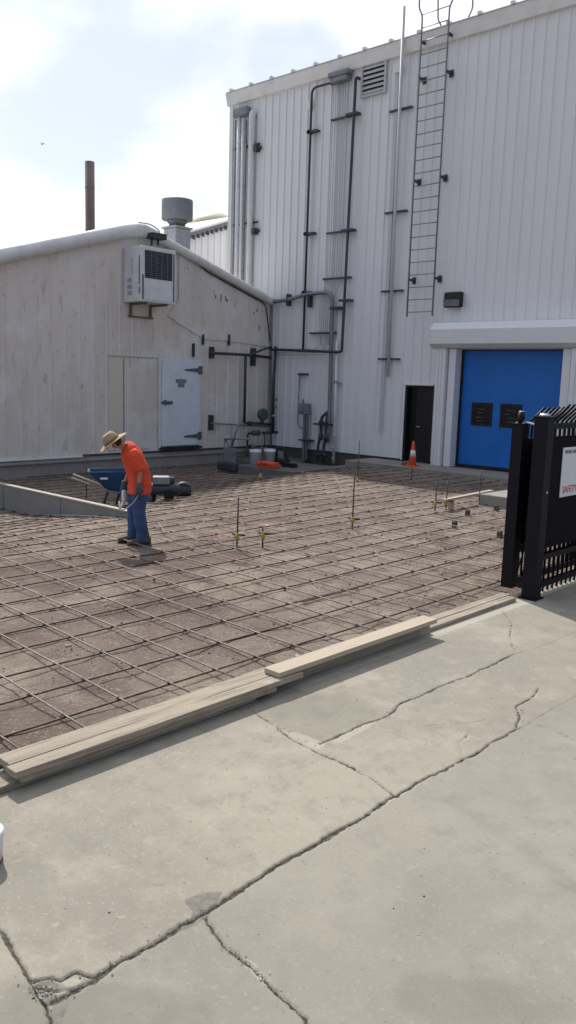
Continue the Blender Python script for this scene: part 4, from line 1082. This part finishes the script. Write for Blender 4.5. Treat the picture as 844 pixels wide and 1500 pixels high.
# ------------------------------------------------------------------ lumber
def plank(x0_, x1_, y0_, y1_, z0_, z1_, m, lab, rot=0.0, grp='lumber laid along the apron edge'):
    mb = MB(); mb.box((x0_, y0_, z0_), (x1_, y1_, z1_), bev=.003)
    bmesh.ops.subdivide_edges(mb.bm, edges=[e for e in mb.bm.edges if e.calc_length() > .8], cuts=14)
    cx_, cy_ = (x0_ + x1_) / 2, (y0_ + y1_) / 2; q = random.random() * 20
    for v in mb.bm.verts:
        v.co.x += .008 * noise.noise(V((q, v.co.y * .8, 0))); v.co.z += .0018 * noise.noise(V((q, v.co.y * 3, 5)))
        dx, dy = v.co.x - cx_, v.co.y - cy_
        v.co.x = cx_ + dx * math.cos(rot) - dy * math.sin(rot); v.co.y = cy_ + dx * math.sin(rot) + dy * math.cos(rot)
    return tag(obj('plank', mb, m), lab, 'plank', grp)
plank(-4.03, -3.886, 2.055, 4.75, .082, .120, 'old_lumber', 'weathered plank on the top of the near stack, on the dirt side')
plank(-3.880, -3.775, 2.03, 4.27, .082, .120, 'old_lumber', 'narrow weathered plank on the top of the near stack, on the apron side')
plank(-3.99, -3.795, 2.07, 4.02, .041, .079, 'old_lumber', 'plank in the middle layer of the near stack')
plank(-4.02, -3.83, 1.2, 3.85, .002, .039, 'old_lumber', 'lowest plank of the near stack, sticking out at the left picture edge')
plank(-3.955, -3.805, 4.05, 6.06, .124, .162, 'new_lumber', 'fresh yellowish plank lying on top of the others in the middle', rot=.004)
plank(-4.045, -3.985, 3.9, 6.05, .084, .118, 'old_lumber', 'thin old strip behind the fresh yellowish plank', rot=.004)
plank(-3.945, -3.905, 4.3, 6.1, .002, .080, 'old_lumber', 'board standing on edge under the fresh yellowish plank')
plank(-4.01, -3.90, 4.45, 4.62, .081, .121, 'old_lumber', 'short wood block under the fresh yellowish plank near its left end')
plank(-4.02, -3.90, 5.75, 5.88, .081, .121, 'old_lumber', 'short wood block under the fresh yellowish plank near its right end')
plank(-4.125, -4.03, 5.2, 7.80, .0, .040, 'old_lumber', 'flat plank reaching the gate, on the dirt side')
plank(-4.022, -3.925, 5.4, 7.72, .002, .038, 'old_lumber', 'flat plank reaching the gate, on the apron side')
plank(-4.10, -4.04, 1.0, 5.9, -.12, .076, 'old_lumber', 'long form board on edge against the dirt under the stacked planks')

# white bucket at the picture's left edge
p = onz(-21, 1262, 0)
t = thing('bucket', 'white plastic bucket on the apron at the left picture edge', 'bucket', tuple(p))
r = (onz(6, 1262) - p).length
mb = MB(); mb.lathe([(r * .88, 0.012), (r * .95, .09), (r * 1.02, .135), (r * 1.02, .15), (r * .9, .155), (0.01, .156)], p, 28); obj('pail', mb, 'bucket_white', t)
mb = MB(); mb.lathe([(r * .9, 0), (r * .93, .011), (.01, .0115)], p, 24); obj('base_ring', mb, 'rust', t)

# ================================================================== GATE AND FENCE
XF = -3.88
def pickets(parent, xx, ya, yb, step=.112, zb=.06, zt=1.84, curve_=True, nm='picket'):
    y = ya
    while y < yb:
        pts = [(xx, y, zb), (xx, y, zt - .12)]
        if curve_: pts += [(xx, y, zt), (xx + .19, y, zt + .19)]
        mb = MB(); mb.tube(bend(pts, .07, 3) if curve_ else pts, .0125, 6); obj(nm, mb, 'black_paint', parent); y += step
t = thing('sliding_gate', 'black steel sliding gate leaf with screened panel parked behind the fence post', 'gate', (-4.17, 9.5, 0))
gx = -4.17; gy0, gy1 = 8.02, 13.2
mb = MB(); mb.box((gx - .065, gy0 - .07, .06), (gx + .065, gy0 + .07, 1.80), bev=.006); mb.tube([(gx, gy0, 1.80), (gx, gy0, 1.93)], .035, 10); mb.box((gx - .07, gy0 - .075, 1.801), (gx + .07, gy0 + .075, 1.815)); obj('end_post', mb, 'black_paint', t)
mb = MB(); mb.lathe([(.0, 0), (.03, 0), (.03, .01), (0.001, .012)], (gx, gy0, 1.931), 12); mb.box((gx - .055, gy0 - .02, 1.816), (gx - .02, gy0 + .02, 1.828)); mb.box((gx + .02, gy0 - .02, 1.816), (gx + .055, gy0 + .02, 1.828)); mb.lathe([(0, 0), (.018, .0), (.015, .015), (.001, .02)], (gx - .066, gy0 - .0, 1.02), 10, mtx=Matrix.Rotation(R(-90), 3, 'Y')); obj('cap', mb, 'silver', t)
for z in (.11, .46, 1.62):
    mb = MB(); mb.box((gx - .03, gy0 + .071, z - .035), (gx + .03, gy1, z + .035)); obj('rail', mb, 'black_paint', t)
mb = MB(); mb.box((gx - .006, gy0 + .072, .50), (gx + .004, gy1, 1.58)); obj('screen', mb, 'screen_mesh', t)
pickets(t, gx + .0, gy0 + .14, gy1, .112, .14, 1.80, True)
for k in range(3):
    y = gy0 + .1 + k * .16; mb = MB(); mb.tube([(gx + .01, y, .14), (gx + .01, y + .16, .43)], .012, 6); obj('brace', mb, 'black_paint', t)
mb = MB(); mb.tube([(gx, gy0 + .2, .06 - .02), (gx, gy0 + .2, .03)], .02); mb.tube([(gx - .02, gy0 + .25, .04), (gx + .02, gy0 + .25, .04)], .04, 12); obj('roller', mb, 'steel_dark', t)
t = thing('picket_fence', 'black steel picket fence with curved spikes and a dark screen behind its sign', 'fence', (XF, 9.5, 0))
fy0, fy1 = 7.96, 13.4
mb = MB(); mb.box((XF - .075, fy0 - .075, .0), (XF + .075, fy0 + .075, 1.89), bev=.006); mb.box((XF - .082, fy0 - .082, 1.891), (XF + .082, fy0 + .082, 1.905), bev=.004); obj('post', mb, 'black_paint', t)
mb = MB(); mb.box((XF - .10, fy0 - .10, .0), (XF + .10, fy0 + .10, .012)); obj('base_plate', mb, 'black_paint', t)
mb = MB(); mb.lathe([(0, 0), (.07, 0), (.05, .022), (.001, .03)], (XF, fy0, 1.906), 4, mtx=Matrix.Rotation(R(45), 3, 'Z')); obj('cap', mb, 'silver', t)
mb = MB(); mb.box((XF - .075, 11.0, 0), (XF + .075, 11.15, 1.89), bev=.006); obj('post', mb, 'black_paint', t)
for z in (.12, .42, 1.55, 1.80):
    mb = MB(); mb.box((XF - .028, fy0 + .076, z - .03), (XF + .028, 10.99, z + .03)); mb.box((XF - .028, 11.16, z - .03), (XF + .028, fy1, z + .03)); obj('rail', mb, 'black_paint', t)
mb = MB(); mb.box((XF + .030, fy0 + .078, .52), (XF + .038, fy1, 1.66)); obj('screen', mb, 'screen_mesh', t)
pickets(t, XF, fy0 + .15, fy1, .112, .03, 1.84, True)
mb = MB(); mb.tube([(gx, gy0 + .0, 1.84), (XF - .076, fy0, 1.81)], .012, 6); obj('latch_bar', mb, 'silver', t)
mb = MB(); mb.lathe([(0, 0), (.014, 0), (.012, .012), (.001, .015)], (XF + .076, fy0 + .01, 1.13), 10, mtx=Matrix.Rotation(R(90), 3, 'Y')); obj('bolt', mb, 'silver', t)
# concrete curb strip under fence
mb = MB(); mb.box((XF - .05, fy0 + .11, .0), (XF + .06, fy1, .022), bev=.006); struct(obj('kerb_strip', mb, 'pale_concrete'))
# sign
sx_ = XF + .052
s0, s1_ = onx(826, 656, sx_), onx(820, 729, sx_)
sg = thing('safety_sign', 'white safety notice with red lettering fixed to the black fence', 'sign', (sx_, s0.y, s1_.z))
ya = (s0.y + s1_.y) / 2
mb = MB(); mb.box((sx_ - .010, ya, s1_.z), (sx_, ya + .62, s0.z), bev=.003); pl = obj('panel', mb, 'sign_white', sg)
def text(s, y, z, size, m, par):
    cu = bpy.data.curves.new('lettering', 'FONT'); cu.body = s; cu.size = size; cu.extrude = .001
    to = bpy.data.objects.new('tmp', cu); C.objects.link(to)
    bpy.context.view_layer.update()
    me = bpy.data.meshes.new_from_object(to.evaluated_get(bpy.context.evaluated_depsgraph_get()))
    bpy.data.objects.remove(to)
    me.transform(Matrix.Rotation(R(90), 4, 'Z') @ Matrix.Rotation(R(90), 4, 'X'))
    me.transform(Matrix.Translation(V((sx_ + .0025, y, z)) - ROOT[par.name]))
    me.materials.clear(); me.materials.append(MATS[m])
    o = bpy.data.objects.new('lettering', me); C.objects.link(o); o.parent = par; ROOT[o.name] = ROOT[par.name]
text('SAFETY', ya + .045, s1_.z + .045, .105, 'sign_red', pl)
text('WORK AREA', ya + .035, s0.z - .065, .055, 'sign_text_grey', pl)

# ================================================================== PERSON
pb = ong(205, 796)
vd = V((pb.x, pb.y, 0)).normalized()
fw = Matrix.Rotation(R(8), 3, 'Z') @ V((-vd.y, vd.x, 0)); fw.normalize()        # facing picture left
lf_ = V((-fw.y, fw.x, 0))                  # his left: towards the camera
if lf_.dot(vd) > 0: lf_ = -lf_
per = thing('person', 'worker in orange shirt, blue jeans and straw hat bending forward over the grid', 'person', tuple(pb))
def B(f, l, z): return pb + fw * f + lf_ * l + V((0, 0, z))
def skin(name, pts, edges, m, parent, lv=2):
    me = bpy.data.meshes.new('tmp'); me.from_pydata([tuple(B(*p[:3])) for p in pts], edges, []); o = bpy.data.objects.new('tmp', me); C.objects.link(o)
    md = o.modifiers.new('s', 'SKIN'); md.use_smooth_shade = True; md.branch_smoothing = .6
    for i, p in enumerate(pts):
        sv = me.skin_vertices[0].data[i]; sv.radius = (p[3], p[4] if len(p) > 4 else p[3]); sv.use_root = (i == 0)
    o.modifiers.new('b', 'SUBSURF').levels = lv
    dg = bpy.context.evaluated_depsgraph_get(); m2 = bpy.data.meshes.new_from_object(o.evaluated_get(dg)); bpy.data.objects.remove(o)
    bm = bmesh.new(); bm.from_mesh(m2); mb = MB(); mb.bm.free(); mb.bm = bm
    for f in bm.faces: f.smooth = True; f.material_index = 0
    return obj(name, mb, m, parent)
# pelvis root, spine, neck, head, arms, legs
pts = [(0, 0, .86, .105), (.03, 0, 1.02, .10), (.09, 0, 1.18, .105), (.155, 0, 1.29, .095), (.235, 0, 1.35, .05), (.29, 0, 1.365, .052), (.34, 0, 1.385, .085), (.385, 0, 1.36, .075),
       (.10, .165, 1.285, .052), (.035, .215, 1.06, .040), (.03, .225, .98, .038), (.045, .215, .82, .027), 
       (.12, -.165, 1.27, .052), (.10, -.215, 1.03, .040), (.14, -.20, .92, .030), (.19, -.17, .80, .026),
       (-.0, .10, .80, .085), (.04, .12, .46, .058), (-.03, .13, .10, .042), (.05, .13, .05, .035),
       (.03, -.10, .80, .085), (.075, -.11, .46, .058), (.07, -.12, .10, .042), (.14, -.12, .05, .035)]
ed = [(0, 1), (1, 2), (2, 3), (3, 4), (4, 5), (5, 6), (6, 7), (3, 8), (8, 9), (9, 10), (10, 11), (3, 12), (12, 13), (13, 14), (14, 15), (0, 16), (16, 17), (17, 18), (18, 19), (0, 20), (20, 21), (21, 22), (22, 23)]
skin('body', pts, ed, 'skin', per)
# face details
mb = MB(); hd = V((.36, 0, 1.375))
def E_(f, l, z, r, mi=0):
    t_ = bmesh.new(); bmesh.ops.create_uvsphere(t_, u_segments=10, v_segments=8, radius=r)
    for v in t_.verts: v.co += B(f, l, z)
    mb.merge(t_, mi)
E_(.445, 0, 1.315, .020); E_(.42, .03, 1.345, .012); E_(.42, -.03, 1.345, .012); E_(.345, .085, 1.36, .02); E_(.345, -.085, 1.36, .02)
obj('face', mb, 'skin', per)
mb = MB(); E_(.315, 0, 1.40, .078); obj('hair', mb, 'tool_black', per)
# shirt
def ring(c, tilt, a, b, wr=0.0):
    u = fw * math.cos(tilt) - V((0, 0, 1)) * math.sin(tilt)
    return (B(*c), u * a, lf_ * b)
mb = MB()
mb.loft([ring((.012, 0, .70), 0, .150, .205), ring((.008, 0, .73), 0, .158, .212), ring((.006, 0, .82), .05, .160, .205), ring((.015, 0, .93), .12, .155, .196), ring((.04, 0, 1.04), .22, .155, .198),
         ring((.075, 0, 1.14), .35, .150, .205), ring((.115, 0, 1.23), .45, .142, .208), ring((.15, 0, 1.30), .6, .118, .19), ring((.185, 0, 1.345), .75, .085, .13), ring((.215, 0, 1.365), .85, .068, .075)])
for s, el, wr in ((1, (.035, .225, 1.05), (.032, .23, .97)), (-1, (.10, -.225, 1.03), (.12, -.225, .97))):
    sh = (.115, .165 * s, 1.275)
    P0, P1, P2 = B(*sh), B(*el), B(*wr)
    mid = P0.lerp(P1, .5) + lf_ * s * .015
    d = (P1 - P0).normalized(); u = d.cross(lf_).normalized(); w_ = d.cross(u)
    mb.loft([(P0 + V((0, 0, .035)) - lf_ * s * .05, u * .055, w_ * .05), (P0 + lf_ * s * .01, u * .082, w_ * .065), (mid, u * .076, w_ * .062), (P1.lerp(P0, .1), u * .074, w_ * .064), (P1.lerp(P2, .3), u * .075, w_ * .064)])
bmesh.ops.subdivide_edges(mb.bm, edges=mb.bm.edges, cuts=1, use_grid_fill=True)
for v in mb.bm.verts:
    p = v.co - pb; v.co += V((noise.noise(p * 7), noise.noise(p * 7 + V((9, 0, 0))), 0)) * .020 + V((noise.noise(V((p.x * 14, p.y * 14, p.z * 5))), noise.noise(V((p.x * 14, p.y * 14, p.z * 5 + 9))), 0)) * .016
for f in mb.bm.faces: f.smooth = True
obj('shirt', mb, 'shirt', per)
# jeans
mb = MB()
mb.loft([ring((.012, 0, .92), 0, .13, .165), ring((.01, 0, .82), 0, .14, .185), ring((.015, 0, .74), 0, .135, .18)])
for s, kn, an in ((1, (.03, .115, .46), (-.03, .13, .08)), (-1, (.07, -.11, .46), (.065, -.12, .08))):
    hp = (.01 + (.02 if s < 0 else 0), .09 * s, .82)
    A_, K_, N_ = B(*hp), B(*kn), B(*an)
    def rg(c, a, b): return (c, fw * a, lf_ * b)
    mb.loft([rg(A_, .12, .095), rg(A_.lerp(K_, .4), .108, .092), rg(A_.lerp(K_, .8), .092, .082), rg(K_, .088, .08), rg(K_.lerp(N_, .35), .088, .078), rg(K_.lerp(N_, .7), .082, .074), rg(K_.lerp(N_, .9), .084, .076), rg(N_ - V((0, 0, .03)), .09, .08)])
bmesh.ops.subdivide_edges(mb.bm, edges=mb.bm.edges, cuts=1, use_grid_fill=True)
for v in mb.bm.verts:
    p = v.co - pb; k_ = 1.6 if p.z < .25 else 1
    v.co += V((noise.noise(V((p.x * 9, p.y * 9, p.z * 13))), noise.noise(V((p.x * 9, p.y * 9, p.z * 13 + 9))), 0)) * .012 * k_
for f in mb.bm.faces: f.smooth = True
obj('jeans', mb, 'jeans', per)
for s, an in ((1, (-.03, .13)), (-1, (.065, -.12))):
    mb = MB()
    f0, l0 = an
    mb.loft([(B(f0 - .10, l0, .06), lf_ * .035, V((0, 0, .05))), (B(f0 - .07, l0, .065), lf_ * .048, V((0, 0, .065))), (B(f0, l0, .07), lf_ * .05, V((0, 0, .07))), (B(f0 + .08, l0, .052), lf_ * .052, V((0, 0, .05))), (B(f0 + .16, l0, .042), lf_ * .054, V((0, 0, .04))), (B(f0 + .215, l0, .036), lf_ * .036, V((0, 0, .03)))])
    mb.tube([B(f0 - .02, l0, .06), B(f0 - .02, l0, .16)], .055, 12)
    bo = obj('boot', mb, 'boot', per)
    mb = MB(); mb.loft([(B(f0 - .11, l0, .008), lf_ * .03, V((0, 0, .01))), (B(f0 - .05, l0, .008), lf_ * .052, V((0, 0, .012))), (B(f0 + .14, l0, .008), lf_ * .058, V((0, 0, .012))), (B(f0 + .225, l0, .01), lf_ * .034, V((0, 0, .011)))]); obj('sole', mb, 'tool_black', bo)
# gloves with fingers
def glove(wr, pd, curl):
    """wr = wrist, pd = palm direction (f,l,z)"""
    mb = MB(); w0 = B(*wr); d = (fw * pd[0] + lf_ * pd[1] + V((0, 0, pd[2]))).normalized(); side = fw.cross(V((0, 0, 1))).cross(d).normalized(); nrm = d.cross(side)
    mb.loft([(w0 - d * .05, side * .042, nrm * .036), (w0, side * .036, nrm * .030), (w0 + d * .05, side * .046, nrm * .024), (w0 + d * .095, side * .044, nrm * .02)])
    for i, L_ in enumerate((.062, .074, .07, .055)):
        b0 = w0 + d * .085 + side * (-.033 + i * .022); d2 = (d + nrm * curl).normalized(); d3 = (d + nrm * curl * 3.2).normalized()
        p1 = b0 + d * L_ * .4; p2 = p1 + d2 * L_ * .4; p3 = p2 + d3 * L_ * .4
        mb.tube([b0 - d * .01, p1, p2, p3], [.011, .0115, .0105, .008], 8)
    t0 = w0 + d * .025 - side * .035; t1 = t0 + (d * .7 - side * .7).normalized() * .035; t2 = t1 + (d + nrm * .6).normalized() * .035
    mb.tube([t0, t1, t2], [.014, .0125, .009], 8)
    return obj('glove', mb, 'glove', per)
glove((.042, .215, .82), (.12, -.02, -1), .45); glove((.19, -.17, .80), (.2, .0, -1), .5)
# straw hat
hc = B(.345, 0, 1.475); upv = (V((0, 0, 1)) * math.cos(R(38)) + fw * math.sin(R(38))).normalized()
ct = B(.375, 0, 1.405)
zx = upv; xx_ = (fw - zx * fw.dot(zx)).normalized(); yx = zx.cross(xx_)
MM = Matrix((xx_, yx, zx)).transposed()
mb = MB()
prof = [(.098, 0), (.097, .045), (.088, .085), (.07, .118), (.045, .124), (.012, .112), (.001, .110)]
n = 32; rr = []
for r, z in prof:
    rr.append([mb.bm.verts.new(ct + MM @ V((r * 1.12 * math.cos(2 * math.pi * j / n), r * math.sin(2 * math.pi * j / n), z))) for j in range(n)])
for i in range(len(rr) - 1):
    for j in range(n): f = mb.face([rr[i][j], rr[i][(j + 1) % n], rr[i + 1][(j + 1) % n], rr[i + 1][j]]); f.smooth = True
mb.face(rr[-1])
rb = []
for r, z in ((.096, .006), (.13, -.002), (.165, -.008), (.205, -.005), (.203, -.013), (.165, -.016), (.13, -.010), (.096, -.004)):
    rb.append([mb.bm.verts.new(ct + MM @ V((r * 1.08 * math.cos(2 * math.pi * j / n), r * math.sin(2 * math.pi * j / n), z - (.045 * (r - .096) / .11) * abs(math.sin(2 * math.pi * j / n)) ** 2 * -1 * (.6) - .02 * (r - .096) / .11))) for j in range(n)])
for i in range(len(rb) - 1):
    for j in range(n): f = mb.face([rb[i][j], rb[i][(j + 1) % n], rb[i + 1][(j + 1) % n], rb[i + 1][j]]); f.smooth = True
hat = obj('straw_hat', mb, 'straw', per)
mb = MB(); mb.lathe([(.104, .004), (.103, .032), (.10, .033), (.10, .003)], ct, 32, mtx=MM @ Matrix.Diagonal((1.12, 1, 1))); obj('hat_band', mb, 'straw_dark', hat)
# tie-wire / hose in his hand
mb = MB(); mb.tube(bend([B(.04, .21, .72), B(.12, .24, .60), B(.22, .22, .52), B(.27, .15, .50), B(.29, .05, .60)], .1), .008, 6)
tag(obj('tie_wire_lead', mb, 'hose_grey'), 'thin grey lead hanging from the worker\'s gloved hand across his leg', 'lead')
mb = MB(); mb.box(B(.20, -.12, .66) - V((.03, .03, .09)), B(.20, -.12, .66) + V((.03, .03, .07)), bev=.02)
mb.tube([B(.2, -.12, .62), B(.22, -.12, .52), B(.27, -.12, .47)], .02, 8)
tag(obj('tying_tool', mb, 'bucket_white'), 'small white hand tool held in front of the worker\'s thigh', 'hand tool')

# ================================================================== CAMERA, LIGHT, SKY
cam = bpy.data.cameras.new('camera'); co = bpy.data.objects.new('camera', cam); C.objects.link(co)
right, up, back = M @ V((1, 0, 0)), M @ V((0, -1, 0)), M @ V((0, 0, -1))
co.matrix_world = Matrix.Translation(CAM) @ Matrix((right, up, back)).transposed().to_4x4()
cam.sensor_fit = 'VERTICAL'; cam.sensor_height = 24; cam.lens = 24 * FL / 1500; cam.clip_end = 2000; cam.clip_start = .05
sc.camera = co
SD = V((-.85, .38, 1.0)).normalized()
elev = math.asin(SD.z)
su = bpy.data.lights.new('sun', 'SUN'); so = bpy.data.objects.new('sun', su); C.objects.link(so)
su.energy = 4.4; su.angle = R(.8); su.color = (1, .95, .87)
so.rotation_euler = SD.to_track_quat('Z', 'Y').to_euler(); so.location = (0, 0, 30)
w = bpy.data.worlds.new('World'); sc.world = w; w.use_nodes = True
nt = w.node_tree; N, L = nt.nodes, nt.links
bg = N['Background']; bg.inputs['Strength'].default_value = .105
sky = N.new('ShaderNodeTexSky'); sky.sky_type = 'NISHITA'; sky.sun_disc = False
sky.sun_elevation = elev; sky.sun_rotation = math.atan2(SD.x, SD.y)
sky.air_density = 1.2; sky.dust_density = .7; sky.ozone_density = 1.0
tc = N.new('ShaderNodeTexCoord')
mp = N.new('ShaderNodeMapping'); mp.inputs['Scale'].default_value = (1, 1, 1.8); L.new(tc.outputs['Generated'], mp.inputs['Vector'])
n1 = N.new('ShaderNodeTexNoise'); n1.inputs['Scale'].default_value = 3.1; n1.inputs['Detail'].default_value = 6; n1.inputs['Roughness'].default_value = .5; n1.inputs['Distortion'].default_value = .25
L.new(mp.outputs['Vector'], n1.inputs['Vector'])
mr = N.new('ShaderNodeMapRange'); mr.interpolation_type = 'SMOOTHSTEP'; mr.inputs['From Min'].default_value = .38; mr.inputs['From Max'].default_value = .56; mr.inputs['To Min'].default_value = .42; mr.inputs['To Max'].default_value = .95
L.new(n1.outputs['Fac'], mr.inputs['Value'])
mx = N.new('ShaderNodeMixRGB'); L.new(mr.outputs['Result'], mx.inputs['Fac']); L.new(sky.outputs['Color'], mx.inputs['Color1']); 
geo = N.new('ShaderNodeVectorMath'); geo.operation = 'DOT_PRODUCT'; L.new(tc.outputs['Generated'], geo.inputs[0]); geo.inputs[1].default_value = tuple(SD)
m2 = N.new('ShaderNodeMapRange'); m2.interpolation_type = 'SMOOTHSTEP'; m2.inputs['From Min'].default_value = -.1; m2.inputs['From Max'].default_value = .95; L.new(geo.outputs['Value'], m2.inputs['Value'])
cc = N.new('ShaderNodeMixRGB'); L.new(m2.outputs['Result'], cc.inputs['Fac']); cc.inputs['Color1'].default_value = (3.7, 4.3, 5.7, 1); cc.inputs['Color2'].default_value = (11.5, 11.7, 12.1, 1)
L.new(cc.outputs['Color'], mx.inputs['Color2'])

L.new(mx.outputs['Color'], bg.inputs['Color'])
sc.view_settings.view_transform = 'Standard'; sc.view_settings.look = 'None'; sc.view_settings.exposure = 0.0; sc.view_settings.gamma = 1
sc.cycles.max_bounces = 6
